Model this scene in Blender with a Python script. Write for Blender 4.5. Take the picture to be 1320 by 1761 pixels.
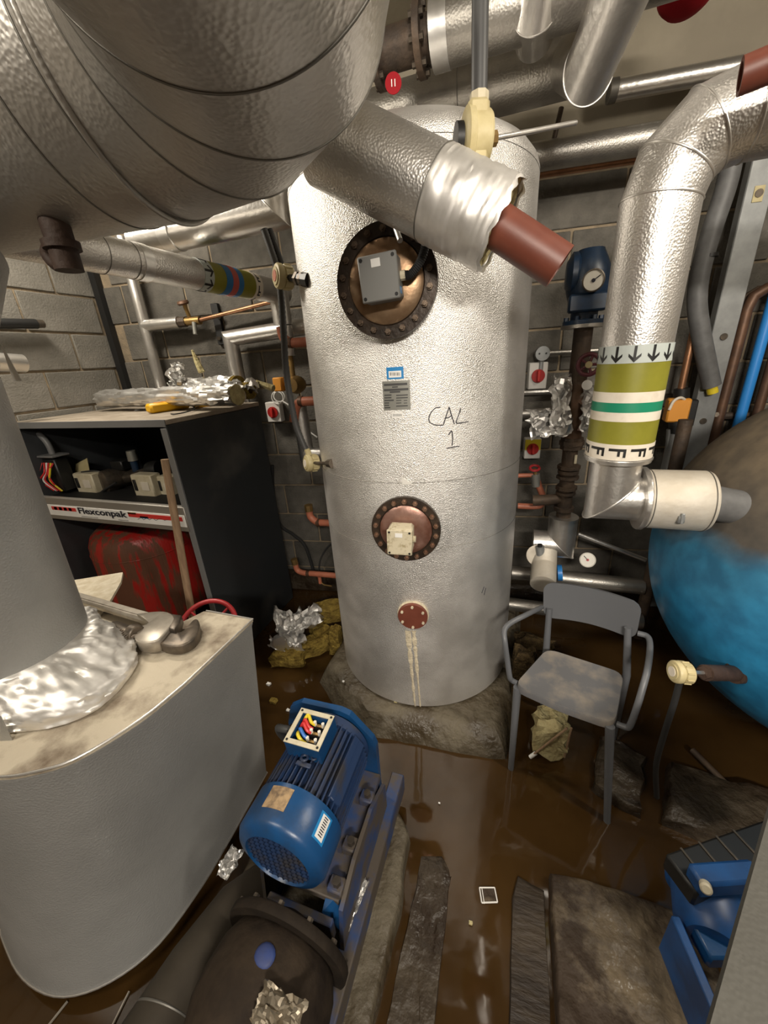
import bpy, bmesh, math, random
from mathutils import Vector, Matrix, noise
V = Vector
random.seed(7)
for o in list(bpy.data.objects): bpy.data.objects.remove(o)
SC = bpy.context.scene
COL = SC.collection

# ------------------------------------------------------------------ camera
# vanishing points of the photograph (1320 x 1761): plumb line and depth direction of the room
CX, CY = 660.0, 880.5
NAD = (770 - CX, 2520 - CY); VPY = (895 - CX, 605 - CY)
FPX = math.sqrt(-(NAD[0]*VPY[0] + NAD[1]*VPY[1]))
_dz = -V((NAD[0], -NAD[1], -FPX)).normalized()
_dy = V((VPY[0], -VPY[1], -FPX)).normalized()
_dx = _dy.cross(_dz)
ROT = Matrix((_dx, _dy, _dz))              # camera space -> room space
EYE = V((0, 0, 1.65))
cam_d = bpy.data.cameras.new('camera'); cam = bpy.data.objects.new('camera', cam_d)
COL.objects.link(cam); SC.camera = cam
cam.matrix_world = Matrix.Translation(EYE) @ ROT.to_4x4()
cam_d.sensor_fit = 'VERTICAL'; cam_d.sensor_height = 24.0
cam_d.lens = FPX / 1761.0 * 24.0
cam_d.clip_start = 0.02; cam_d.clip_end = 50

# ------------------------------------------------------------------ light
w = bpy.data.worlds.new('world'); SC.world = w; w.use_nodes = True
w.node_tree.nodes['Background'].inputs[0].default_value = (0.8, 0.8, 0.8, 1)
w.node_tree.nodes['Background'].inputs[1].default_value = 0.15
def area(name, loc, target, sx, sy, power, col):
    d = bpy.data.lights.new(name, 'AREA'); d.shape = 'RECTANGLE'; d.size = sx; d.size_y = sy
    d.energy = power; d.color = col
    o = bpy.data.objects.new(name, d); COL.objects.link(o); o.location = loc
    o.rotation_euler = (V(target) - V(loc)).to_track_quat('-Z', 'Y').to_euler()
    return o
WARM = (1.0, 0.91, 0.77)
area('tube_light_left', (-2.15, 1.3, 2.8), (-1.5, 1.4, 0.6), 0.12, 0.7, 22, WARM)
area('tube_light_right', (1.5, 0.75, 2.8), (0.8, 1.1, 0.8), 0.12, 0.8, 20, WARM)
area('tube_light_behind', (0.75, -1.7, 2.6), (-0.3, 1.5, 0.6), 1.0, 0.15, 80, (1.0, 0.915, 0.80))
area('tube_light_behind_left', (-1.35, -0.9, 2.75), (-1.6, 1.0, 0.8), 0.9, 0.12, 20, WARM)
SC.view_settings.view_transform = 'Standard'; SC.view_settings.look = 'None'
SC.view_settings.exposure = 0.5; SC.view_settings.gamma = 1.0
SC.view_settings.use_curve_mapping = False

# ------------------------------------------------------------------ measuring helpers (pixel of the photo + a known plane -> room point)
def ray(x, y): return (ROT @ V((x - CX, -(y - CY), -FPX))).normalized()
def PZ(x, y, z):
    d = ray(x, y); return EYE + d*((z - EYE.z)/d.z)
def PY(x, y, Y):
    d = ray(x, y); return EYE + d*(Y/d.y)
def PX(x, y, X):
    d = ray(x, y); return EYE + d*(X/d.x)
def PP(x, y, p0, n):
    d = ray(x, y); return EYE + d*((V(p0) - EYE).dot(V(n))/d.dot(V(n)))
WA = math.radians(7.8)                     # back wall is slightly skew to the plant
WU = V((math.cos(WA), math.sin(WA), 0)); WN = V((math.sin(WA), -math.cos(WA), 0))
W0 = V((-2.73, 2.161, 0))
def PW(x, y, off=0.0): return PP(x, y, W0 + WN*off, WN)

# ------------------------------------------------------------------ materials
MATS = {}
def mat(name, col, col2=None, nscale=6, rough=.5, metal=0., bump=0., bscale=80, btype='noise', lo=.38, hi=.62, rough2=None, detail=5, rnd=0., spec=.5, emit=None, bdist=.01, stretch=None):
    m = bpy.data.materials.new(name); m.use_nodes = True; nt = m.node_tree; N = nt.nodes; L = nt.links
    b = N['Principled BSDF']
    b.inputs['Base Color'].default_value = (*col, 1); b.inputs['Roughness'].default_value = rough
    b.inputs['Metallic'].default_value = metal; b.inputs['Specular IOR Level'].default_value = spec
    tc = N.new('ShaderNodeTexCoord'); vec = tc.outputs['Object']
    if stretch:
        mp = N.new('ShaderNodeMapping'); mp.inputs['Scale'].default_value = stretch
        L.new(vec, mp.inputs[0]); vec = mp.outputs[0]
    out = None
    if col2:
        n = N.new('ShaderNodeTexNoise'); n.inputs['Scale'].default_value = nscale; n.inputs['Detail'].default_value = detail
        n.inputs['Roughness'].default_value = .6
        L.new(vec, n.inputs['Vector'])
        r = N.new('ShaderNodeValToRGB'); r.color_ramp.elements[0].position = lo; r.color_ramp.elements[1].position = hi
        r.color_ramp.elements[0].color = (*col, 1); r.color_ramp.elements[1].color = (*col2, 1)
        L.new(n.outputs['Fac'], r.inputs[0]); out = r.outputs[0]
        if rough2 is not None:
            mr = N.new('ShaderNodeMapRange'); mr.inputs[1].default_value = lo; mr.inputs[2].default_value = hi
            mr.inputs[3].default_value = rough; mr.inputs[4].default_value = rough2
            L.new(n.outputs['Fac'], mr.inputs[0]); L.new(mr.outputs[0], b.inputs['Roughness'])
    if rnd:
        oi = N.new('ShaderNodeObjectInfo'); mr = N.new('ShaderNodeMapRange')
        mr.inputs[3].default_value = 1 - rnd; mr.inputs[4].default_value = 1 + rnd
        L.new(oi.outputs['Random'], mr.inputs[0])
        mx = N.new('ShaderNodeVectorMath'); mx.operation = 'SCALE'
        if out: L.new(out, mx.inputs[0])
        else: mx.inputs[0].default_value = col
        L.new(mr.outputs[0], mx.inputs['Scale']); out = mx.outputs[0]
    if out: L.new(out, b.inputs['Base Color'])
    if bump:
        if btype == 'stucco':
            n1 = N.new('ShaderNodeTexVoronoi'); n1.feature = 'SMOOTH_F1'; n1.inputs['Scale'].default_value = bscale; n1.inputs['Smoothness'].default_value = .6
            L.new(vec, n1.inputs['Vector']); h = n1.outputs['Distance']
        elif btype == 'crumple':
            n1 = N.new('ShaderNodeTexNoise'); n1.noise_type = 'RIDGED_MULTIFRACTAL'; n1.inputs['Scale'].default_value = bscale*.55; n1.inputs['Detail'].default_value = 2
            n0 = N.new('ShaderNodeTexNoise'); n0.inputs['Scale'].default_value = bscale*.4; L.new(vec, n0.inputs['Vector'])
            mx0 = N.new('ShaderNodeMixRGB'); mx0.inputs[0].default_value = .12
            L.new(vec, mx0.inputs[1]); L.new(n0.outputs['Color'], mx0.inputs[2]); L.new(mx0.outputs[0], n1.inputs['Vector'])
            h = n1.outputs['Fac']
        else:
            n1 = N.new('ShaderNodeTexNoise'); n1.inputs['Scale'].default_value = bscale; n1.inputs['Detail'].default_value = 4
            L.new(vec, n1.inputs['Vector']); h = n1.outputs['Fac']
        bp = N.new('ShaderNodeBump'); bp.inputs['Strength'].default_value = bump; bp.inputs['Distance'].default_value = bdist
        L.new(h, bp.inputs['Height']); L.new(bp.outputs[0], b.inputs['Normal'])
    MATS[name] = m
    return m

mat('alu', (.66,.64,.61), (.76,.74,.71), 5, rough=.38, metal=.9, bump=.28, bscale=190, btype='stucco', bdist=.004)
mat('alu_tank', (.72,.70,.67), (.84,.82,.79), 4, rough=.40, metal=.82, bump=.75, bscale=330, btype='stucco', bdist=.0025, rough2=.5)
mat('alu_duct', (.46,.44,.41), (.54,.52,.49), 4, rough=.47, metal=.9, bump=.26, bscale=130, btype='stucco', bdist=.004)
mat('alu_plain', (.66,.64,.61), (.76,.74,.71), 9, rough=.33, metal=.92, bump=.12, bscale=60)
mat('alu_dark', (.36,.34,.31), (.48,.46,.42), 6, rough=.42, metal=.9, bump=.22, bscale=160, btype='stucco', bdist=.003)
mat('alu_dusty', (.50,.45,.37), (.58,.54,.47), 8, rough=.6, metal=.35, bump=.2, bscale=40)
mat('jacket', (.36,.36,.35), (.42,.42,.41), 3, rough=.5, metal=.5, bump=.35, bscale=210, btype='stucco', bdist=.002)
mat('jacket_top', (.50,.44,.34), (.15,.11,.075), 7, rough=.75, metal=.05, bump=.2, bscale=60, lo=.47, hi=.68, detail=8)
mat('foil', (.72,.71,.69), (.86,.85,.83), 10, rough=.36, metal=.9, bump=.3, bscale=26, btype='crumple', bdist=.012)
mat('foil_smooth', (.70,.68,.64), (.84,.82,.79), 10, rough=.48, metal=.8, bump=.15, bscale=22, btype='crumple', bdist=.012)
mat('seam', (.20,.19,.17), rough=.5, metal=.7)
mat('seam_light', (.72,.70,.67), rough=.35, metal=.9)
mat('brown_pipe', (.135,.036,.021), (.165,.047,.028), 10, rough=.45)
mat('brown_dark', (.032,.015,.009), (.052,.028,.018), 14, rough=.7, bump=.3, bscale=60)
mat('pipe_hole', (.03,.012,.01), rough=.8)
mat('flange_dark', (.025,.018,.013), (.05,.033,.022), 14, rough=.45, metal=.3, bump=.2, bscale=60)
mat('bronze', (.42,.29,.18), (.22,.12,.06), 13, rough=.36, metal=.75, bump=.12, bscale=30, lo=.3, hi=.7)
mat('bronze_red', (.34,.20,.16), (.20,.08,.05), 9, rough=.35, metal=.6, bump=.12, bscale=30, lo=.4, hi=.62)
mat('bolt', (.12,.085,.06), (.20,.15,.11), 60, rough=.4, metal=.7)
mat('bolt_copper', (.30,.19,.13), (.2,.11,.07), 60, rough=.4, metal=.6)
mat('grey_box', (.20,.20,.19), rough=.5)
mat('cream', (.54,.465,.26), (.46,.385,.20), 20, rough=.45)
mat('cream_pale', (.62,.56,.42), (.52,.46,.32), 20, rough=.5)
mat('cream_dirty', (.58,.52,.38), (.26,.20,.09), 45, rough=.6, lo=.5, hi=.72)
mat('white_paint', (.72,.70,.66), rough=.5)
mat('white', (.80,.79,.76), rough=.5)
mat('offwhite', (.72,.66,.56), (.66,.60,.50), 12, rough=.5)
mat('black', (.012,.012,.012), rough=.45)
mat('black_rubber', (.02,.02,.02), rough=.55)
mat('conduit_grey', (.05,.05,.05), rough=.45)
mat('ink', (.02,.02,.03), rough=.6)
mat('plate', (.36,.36,.33), rough=.35, metal=.6)
mat('plate_ink', (.05,.05,.05), rough=.5)
mat('blue_label', (.02,.22,.52), rough=.4)
mat('block', (.080,.074,.063), (.130,.119,.101), 7, rough=.9, bump=.5, bscale=90, rnd=.14, detail=8)
mat('block_pale', (.165,.155,.132), (.225,.21,.182), 5, rough=.9, bump=.4, bscale=90, rnd=.08, detail=8)
mat('mortar', (.30,.235,.155), (.20,.16,.11), 12, rough=.95, bump=.4, bscale=120)
mat('plaster', (.24,.21,.17), (.19,.165,.13), 3, rough=.9)
mat('soffit', (.29,.255,.19), (.23,.20,.15), 2.5, rough=.85, bump=.1, bscale=30)
mat('concrete', (.115,.096,.064), (.055,.040,.022), 6, rough=.75, bump=.6, bscale=22, rough2=.4, detail=8, bdist=.03)
mat('concrete_wet', (.060,.045,.028), (.022,.013,.007), 5, rough=.6, bump=.8, bscale=16, rough2=.35, detail=9, bdist=.03)
mat('mud', (.034,.020,.010), (.20,.155,.10), 4.5, rough=.7, bump=.8, bscale=14, rough2=.32, detail=9, bdist=.03, lo=.5, hi=.66)
mat('water', (.034,.017,.0048), (.054,.028,.0085), 1.6, rough=.05, bump=.04, bscale=3, spec=.5, bdist=.05)
mat('cab_dark', (.030,.033,.036), (.045,.048,.052), 3, rough=.38, bump=.05, bscale=10)
mat('cab_side', (.026,.029,.032), (.085,.08,.072), 2.2, rough=.4, bump=.05, bscale=10, lo=.50, hi=.78, detail=9, rough2=.75)
mat('cab_grey', (.17,.17,.17), rough=.45)
mat('cab_top', (.34,.29,.23), (.24,.20,.15), 9, rough=.8, bump=.2, bscale=60)
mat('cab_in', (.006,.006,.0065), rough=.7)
mat('rail', (.33,.31,.28), rough=.45, metal=.6)
mat('sign_red', (.55,.03,.025), rough=.45)
mat('vessel_red', (.40,.02,.015), (.14,.055,.028), 5, rough=.38, bump=.2, bscale=25, lo=.44, hi=.52, stretch=(3.4,3.4,.5), rough2=.7)
mat('wood', (.33,.22,.13), (.24,.15,.09), 18, rough=.6, stretch=(6,6,.6))
mat('red_wheel', (.42,.03,.035), rough=.35)
mat('steel_tool', (.46,.42,.36), (.36,.32,.27), 20, rough=.4, metal=.65)
mat('steel_dark', (.10,.085,.07), (.16,.13,.10), 30, rough=.42, metal=.7)
mat('yellow', (.75,.42,.01), rough=.4)
mat('red_plastic', (.40,.018,.015), rough=.4)
mat('orange', (.72,.30,.04), rough=.5)
mat('board', (.62,.56,.44), (.50,.43,.31), 30, rough=.85, bump=.4, bscale=70)
mat('copper_paint', (.50,.17,.10), (.42,.14,.08), 16, rough=.45)
mat('copper', (.42,.22,.12), (.30,.15,.08), 12, rough=.38, metal=.75)
mat('brass', (.46,.30,.11), (.34,.22,.09), 16, rough=.4, metal=.8)
mat('iron_pipe', (.06,.045,.035), (.11,.075,.05), 12, rough=.6, metal=.3, bump=.3, bscale=50)
mat('iron_copper', (.20,.115,.07), (.11,.065,.04), 9, rough=.5, metal=.4)
mat('olive', (.24,.23,.025), (.20,.19,.02), 9, rough=.4)
mat('band_green', (.01,.22,.12), rough=.4)
mat('band_cream', (.72,.66,.56), (.62,.55,.45), 16, rough=.45, lo=.5, hi=.7)
mat('band_grey', (.44,.48,.46), rough=.45)
mat('band_blue', (.03,.16,.38), rough=.4)
mat('band_red', (.50,.10,.08), rough=.4)
mat('motor_blue', (.008,.058,.17), (.016,.038,.085), 8, rough=.33, bump=.06, bscale=50, lo=.48, hi=.72)
mat('motor_fin', (.014,.034,.095), (.034,.033,.038), 12, rough=.5, lo=.45, hi=.65)
mat('blue_valve', (.010,.032,.075), (.008,.018,.035), 10, rough=.4)
mat('blue_dusty', (.02,.05,.15), (.075,.06,.047), 9, rough=.65, lo=.38, hi=.55)
mat('pump_dark', (.014,.010,.007), (.028,.020,.013), 6, rough=.8, spec=.2, bump=.4, bscale=30)
mat('jacket_dark', (.032,.026,.018), (.046,.037,.027), 5, rough=.7, spec=.25)
mat('blue_spot', (.02,.045,.18), (.03,.035,.08), 12, rough=.6)
mat('chair_frame', (.115,.12,.13), rough=.42)
mat('chair_seat', (.125,.125,.13), (.24,.21,.175), 11, rough=.6, lo=.46, hi=.70, detail=8)
mat('wool_dark', (.07,.048,.022), (.03,.02,.01), 22, rough=1., bump=1., bscale=60, spec=.1, bdist=.02)
mat('wool', (.30,.215,.05), (.15,.10,.025), 22, rough=1., bump=1., bscale=60, spec=.1, bdist=.02)
mat('wool_pale', (.50,.44,.24), (.34,.28,.14), 22, rough=1., bump=1., bscale=60, spec=.1)
mat('timber', (.040,.027,.015), (.018,.011,.006), 6, rough=.6, bump=.6, bscale=20, stretch=(1,4,4))
mat('strut', (.34,.35,.35), (.28,.29,.29), 14, rough=.45, metal=.5)
mat('lag_grey', (.13,.13,.13), (.10,.10,.10), 20, rough=.5)
mat('blue_pipe', (.03,.25,.70), rough=.4)
mat('copper_old', (.16,.085,.05), (.10,.055,.035), 10, rough=.5, metal=.4)
mat('gauge_face', (.75,.72,.64), rough=.4)
mat('red_tag', (.30,.010,.016), rough=.7, spec=.15)
mat('wire_red', (.6,.03,.03), rough=.4)
mat('wire_blue', (.03,.15,.5), rough=.4)
mat('wire_yellow', (.70,.55,.03), rough=.4)
mat('foil_dirty', (.30,.26,.20), (.16,.13,.09), 14, rough=.45, metal=.7, bump=.3, bscale=30, btype='crumple')
mat('right_jacket', (.085,.082,.072), (.105,.102,.09), 3, rough=.6, metal=.25, bump=.2, bscale=180, btype='stucco', bdist=.002)
mat('deposit', (.66,.58,.42), (.52,.45,.33), 40, rough=.95, bump=.6, bscale=90)

def vessel_material():
    m = bpy.data.materials.new('vessel_blue'); m.use_nodes = True; N = m.node_tree.nodes; L = m.node_tree.links
    b = N['Principled BSDF']; b.inputs['Roughness'].default_value = .45
    g = N.new('ShaderNodeNewGeometry'); sp = N.new('ShaderNodeSeparateXYZ'); L.new(g.outputs['Position'], sp.inputs[0])
    n = N.new('ShaderNodeTexNoise'); n.inputs['Scale'].default_value = 2.6; n.inputs['Detail'].default_value = 7
    L.new(g.outputs['Position'], n.inputs['Vector'])
    a = N.new('ShaderNodeMath'); a.operation = 'MULTIPLY_ADD'; a.inputs[1].default_value = .34; L.new(n.outputs['Fac'], a.inputs[0]); L.new(sp.outputs['Z'], a.inputs[2])
    r = N.new('ShaderNodeValToRGB'); e = r.color_ramp.elements
    mr = N.new('ShaderNodeMapRange'); mr.inputs[1].default_value = .95; mr.inputs[2].default_value = 1.45; L.new(a.outputs[0], mr.inputs[0])
    e[0].position = .0; e[0].color = (.024, .22, .46, 1); e[1].position = 1.; e[1].color = (.150, .120, .085, 1)
    x = e.new(.33); x.color = (.028, .18, .34, 1)
    x = e.new(.52); x.color = (.095, .085, .075, 1)
    L.new(mr.outputs[0], r.inputs[0])
    n2 = N.new('ShaderNodeTexNoise'); n2.inputs['Scale'].default_value = 16; n2.inputs['Detail'].default_value = 6; L.new(g.outputs['Position'], n2.inputs['Vector'])
    r2 = N.new('ShaderNodeValToRGB'); r2.color_ramp.elements[0].position = .35; r2.color_ramp.elements[1].position = .75
    r2.color_ramp.elements[0].color = (.75,.75,.75,1); r2.color_ramp.elements[1].color = (1.35,1.3,1.2,1); L.new(n2.outputs['Fac'], r2.inputs[0])
    mx = N.new('ShaderNodeMixRGB'); mx.blend_type = 'MULTIPLY'; mx.inputs[0].default_value = 1; L.new(r.outputs[0], mx.inputs[1]); L.new(r2.outputs[0], mx.inputs[2])
    L.new(mx.outputs[0], b.inputs['Base Color'])
    mr2 = N.new('ShaderNodeMapRange'); mr2.inputs[1].default_value = .95; mr2.inputs[2].default_value = 1.25; mr2.inputs[3].default_value = .38; mr2.inputs[4].default_value = .85
    L.new(a.outputs[0], mr2.inputs[0]); L.new(mr2.outputs[0], b.inputs['Roughness'])
    bp = N.new('ShaderNodeBump'); bp.inputs['Strength'].default_value = .25; bp.inputs['Distance'].default_value = .02
    n3 = N.new('ShaderNodeTexNoise'); n3.inputs['Scale'].default_value = 5; L.new(g.outputs['Position'], n3.inputs['Vector'])
    L.new(n3.outputs['Fac'], bp.inputs['Height']); L.new(bp.outputs[0], b.inputs['Normal'])
    MATS['vessel_blue'] = m
vessel_material()

# ------------------------------------------------------------------ mesh helpers
ORG = {}
def basis(ax):
    ax = V(ax).normalized(); ref = V((0,0,1)) if abs(ax.z) < .93 else V((0,1,0))
    u = ref.cross(ax).normalized(); v = ax.cross(u)
    return u, v, ax
class MB:
    def __init__(s): s.v = []; s.f = []
    def add(s, vs, fs):
        k = len(s.v); s.v += [V(p) for p in vs]; s.f += [tuple(i + k for i in f) for f in fs]; return s
    def box(s, c, size, rot=None):
        c = V(c); h = V(size)/2; vs = []
        for x in (-1,1):
            for y in (-1,1):
                for z in (-1,1):
                    p = V((x*h.x, y*h.y, z*h.z)); vs.append(c + (rot @ p if rot else p))
        return s.add(vs, [(0,1,3,2),(4,6,7,5),(0,4,5,1),(2,3,7,6),(0,2,6,4),(1,5,7,3)])
    def bbox(s, c, size, bev=.004, rot=None):          # box with chamfered edges
        c = V(c); h = V(size)/2; b = min(bev, min(h)*.6); vs = []; idx = {}
        for x in (-1,1):
            for y in (-1,1):
                for z in (-1,1):
                    for a in range(3):
                        p = [x*h.x, y*h.y, z*h.z]; sg = (x,y,z)
                        for k in range(3):
                            if k != a: p[k] -= sg[k]*b
                        idx[(x,y,z,a)] = len(vs); q = V(p); vs.append(c + (rot @ q if rot else q))
        fs = []
        for a in range(3):
            o = [k for k in range(3) if k != a]
            for sgn in (-1,1):
                loop = []
                for (p,q) in ((-1,-1),(1,-1),(1,1),(-1,1)):
                    sg = [0,0,0]; sg[a] = sgn; sg[o[0]] = p; sg[o[1]] = q; loop.append(idx[(*sg, a)])
                fs.append(tuple(loop))
        for a in range(3):                               # edges running along axis a
            o = [k for k in range(3) if k != a]
            for p in (-1,1):
                for q in (-1,1):
                    l = []
                    for (t, f) in ((-1,o[0]),(1,o[0]),(1,o[1]),(-1,o[1])):
                        sg = [0,0,0]; sg[a] = t; sg[o[0]] = p; sg[o[1]] = q; l.append(idx[(*sg, f)])
                    fs.append(tuple(l))
        for x in (-1,1):
            for y in (-1,1):
                for z in (-1,1): fs.append(tuple(idx[(x,y,z,a)] for a in range(3)))
        return s.add(vs, fs)
    def rings(s, rs, close=False, c0=True, c1=True):     # list of rings of equal length
        n = len(rs[0]); vs = [p for r in rs for p in r]; fs = []
        for i in range(len(rs) - (0 if close else 1)):
            a = i*n; b = ((i+1) % len(rs))*n
            for j in range(n):
                k = (j+1) % n; fs.append((a+j, a+k, b+k, b+j))
        if not close:
            if c0: fs.append(tuple(reversed(range(n))))
            if c1: fs.append(tuple((len(rs)-1)*n + j for j in range(n)))
        return s.add(vs, fs)
    def cyl(s, p0, p1, r0, r1=None, n=24, caps=True):
        p0 = V(p0); p1 = V(p1); r1 = r0 if r1 is None else r1; u, v, _ = basis(p1 - p0)
        R = lambda p, r: [p + (u*math.cos(t) + v*math.sin(t))*r for t in [2*math.pi*i/n for i in range(n)]]
        return s.rings([R(p0, r0), R(p1, r1)], c0=caps, c1=caps)
    def lathe(s, org, ax, prof, n=32, u0=None):          # prof: (radius, distance along the axis)
        org = V(org); u, v, a = basis(ax); rs = []
        for r, t in prof:
            rs.append([org + a*t + (u*math.cos(q) + v*math.sin(q))*max(r, 1e-5) for q in [2*math.pi*i/n for i in range(n)]])
        return s.rings(rs)
    def ringband(s, org, ax, ri, ro, t0, t1, n=32): 
        org = V(org); u, v, a = basis(ax); rs = []
        for r, t in ((ri,t0),(ro,t0),(ro,t1),(ri,t1)):
            rs.append([org + a*t + (u*math.cos(q) + v*math.sin(q))*r for q in [2*math.pi*i/n for i in range(n)]])
        return s.rings(rs, close=True)
    def tube(s, pts, r, n=10, caps=True):
        pts = [V(p) for p in pts]; m = len(pts); rad = r if isinstance(r, (list, tuple)) else [r]*m
        t0 = (pts[1] - pts[0]).normalized(); u, v, _ = basis(t0); rs = []; prev = t0
        for i, p in enumerate(pts):
            a = (p - pts[i-1]).normalized() if i else (pts[1] - p).normalized()
            b = (pts[i+1] - p).normalized() if i < m-1 else a
            t = (a + b); t = t.normalized() if t.length > 1e-6 else a
            q = prev.rotation_difference(t); u = q @ u; v = q @ v; prev = t
            k = 1/max(.5, math.sqrt(max(.05, (1 + a.dot(b))/2)))      # widen at the mitre
            bend = (b - a); bend = bend.normalized() if bend.length > 1e-4 else None
            ring = []
            for j in range(n):
                w_ = 2*math.pi*j/n; d = u*math.cos(w_) + v*math.sin(w_)
                if bend is not None:
                    bp = (bend - t*bend.dot(t))
                    if bp.length > 1e-4: bp.normalize(); d = d + bp*(d.dot(bp)*(k - 1))
                ring.append(p + d*rad[i])
            rs.append(ring)
        return s.rings(rs, c0=caps, c1=caps)
    def prism(s, poly, z0, z1, inset=0.):                # vertical prism over a plan polygon
        n = len(poly); c = sum((V((p[0],p[1],0)) for p in poly), V((0,0,0)))/n
        r0 = [V((p[0],p[1],z0)) for p in poly]; r1 = []
        for p in poly:
            q = V((p[0],p[1],0)); d = (c - q); d = d.normalized()*inset if d.length else d
            r1.append(V((q.x + d.x, q.y + d.y, z1)))
        return s.rings([r0, r1])
    def slab(s, pts, th):                                # polygon in space with thickness along -normal
        pts = [V(p) for p in pts]; n = V((0,0,0))
        for i in range(len(pts)): n += pts[i].cross(pts[(i+1) % len(pts)])
        n.normalize()
        return s.rings([[p - n*th for p in pts], pts])
    def sphere(s, c, r, n=16, m=8, sq=(1,1,1)):
        prof = []; c = V(c)
        rs = []
        for i in range(m+1):
            t = math.pi*i/m
            rs.append([c + V((math.sin(t)*math.cos(q)*r*sq[0] , math.sin(t)*math.sin(q)*r*sq[1], -math.cos(t)*r*sq[2])) for q in [2*math.pi*k/n for k in range(n)]])
        return s.rings(rs, c0=False, c1=False)
    def torus(s, c, ax, R, r, n=32, m=8, a0=0, a1=2*math.pi):
        c = V(c); u, v, a = basis(ax); rs = []
        full = abs(a1 - a0 - 2*math.pi) < 1e-6
        cnt = n if full else n+1
        for i in range(cnt):
            t = a0 + (a1-a0)*i/n; d = u*math.cos(t) + v*math.sin(t)
            rs.append([c + d*(R + r*math.cos(q)) + a*(r*math.sin(q)) for q in [2*math.pi*k/m for k in range(m)]])
        return s.rings(rs, close=full)
    def shake(s, amp, scale, seed=0):
        o = V((seed*3.7, seed*1.3, seed*2.1))
        for i, p in enumerate(s.v): s.v[i] = p + noise.noise_vector(p*scale + o)*amp
        return s
    def mesh(s, name, org=V((0,0,0)), smooth=38):
        me = bpy.data.meshes.new(name); me.from_pydata([p - org for p in s.v], [], s.f); me.update()
        bm = bmesh.new(); bm.from_mesh(me); bmesh.ops.recalc_face_normals(bm, faces=bm.faces); bm.to_mesh(me); bm.free()
        if smooth:
            me.shade_smooth(); me.set_sharp_from_angle(angle=math.radians(smooth))
        return me
    def build(s, name, m, parent=None, smooth=38, org=None):
        if parent is not None: org = ORG[parent.name]
        elif org is None:
            lo = [min(p[i] for p in s.v) for i in range(3)]; hi = [max(p[i] for p in s.v) for i in range(3)]
            org = V(((lo[0]+hi[0])/2, (lo[1]+hi[1])/2, lo[2]))
        me = s.mesh(name, org, smooth); o = bpy.data.objects.new(name, me); COL.objects.link(o)
        if m: me.materials.append(MATS[m] if isinstance(m, str) else m)
        if parent is not None: o.parent = parent
        else: o.location = org
        ORG[o.name] = V(org)
        return o
def tag(o, label=None, cat=None, group=None, kind=None):
    if label: o['label'] = label
    if cat: o['category'] = cat
    if group: o['group'] = group
    if kind: o['kind'] = kind
    return o
def T(name, label, cat, loc, group=None):
    o = bpy.data.objects.new(name, None); COL.objects.link(o); o.location = V(loc); o.empty_display_size = .05
    ORG[o.name] = V(loc); return tag(o, label, cat, group)
def one(mb, name, m, label, cat, group=None, smooth=38): return tag(mb.build(name, m, None, smooth), label, cat, group)
def struct(mb, name, m, parent=None, smooth=38):
    o = mb.build(name, m, parent, smooth)
    if parent is None: o['kind'] = 'structure'
    return o
def arc(c, r, a0, a1, n, u, v): 
    c = V(c); return [c + (V(u)*math.cos(a0+(a1-a0)*i/n) + V(v)*math.sin(a0+(a1-a0)*i/n))*r for i in range(n+1)]
def spline(pts, n=8):                                    # Catmull-Rom through points
    pts = [V(p) for p in pts]; P = [pts[0]*2 - pts[1]] + pts + [pts[-1]*2 - pts[-2]]; out = []
    for i in range(1, len(P)-2):
        a, b, c, d = P[i-1], P[i], P[i+1], P[i+2]
        for k in range(n):
            t = k/n; out.append(.5*((2*b) + (c-a)*t + (2*a-5*b+4*c-d)*t*t + (3*b-a-3*c+d)*t*t*t))
    out.append(pts[-1]); return out
def text_mesh(txt, size, origin, right, up, depth=.0015, width=None, bold=0.):
    cu = bpy.data.curves.new('txt', 'FONT'); cu.body = txt; cu.size = 1; cu.extrude = 0; cu.offset = bold; cu.resolution_u = 3
    o = bpy.data.objects.new('txt', cu); COL.objects.link(o); bpy.context.view_layer.update()
    me = bpy.data.meshes.new_from_object(o.evaluated_get(bpy.context.evaluated_depsgraph_get()))
    bpy.data.objects.remove(o)
    xs = [q.co.x for q in me.vertices]; ys = [q.co.y for q in me.vertices]
    x0, x1, y0, y1 = min(xs), max(xs), min(ys), max(ys); sy = size/(y1-y0); sx = (width/(x1-x0)) if width else sy
    r = V(right).normalized(); u = V(up).normalized(); nn = r.cross(u)
    mb = MB(); mb.add([V(origin) + r*((q.co.x-x0)*sx) + u*((q.co.y-y0)*sy) + nn*depth for q in me.vertices], [tuple(p.vertices) for p in me.polygons])
    bpy.data.meshes.remove(me); return mb
def copy_tree(o, delta, label=None, group=None):
    r = o.copy(); COL.objects.link(r); r.location = o.location + V(delta); ORG[r.name] = ORG[o.name] + V(delta)
    if label: r['label'] = label
    if group: r['group'] = group
    for ch in list(o.children):
        c = ch.copy(); COL.objects.link(c); c.parent = r
        for g in list(ch.children):
            d = g.copy(); COL.objects.link(d); d.parent = c
    return r

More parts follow.
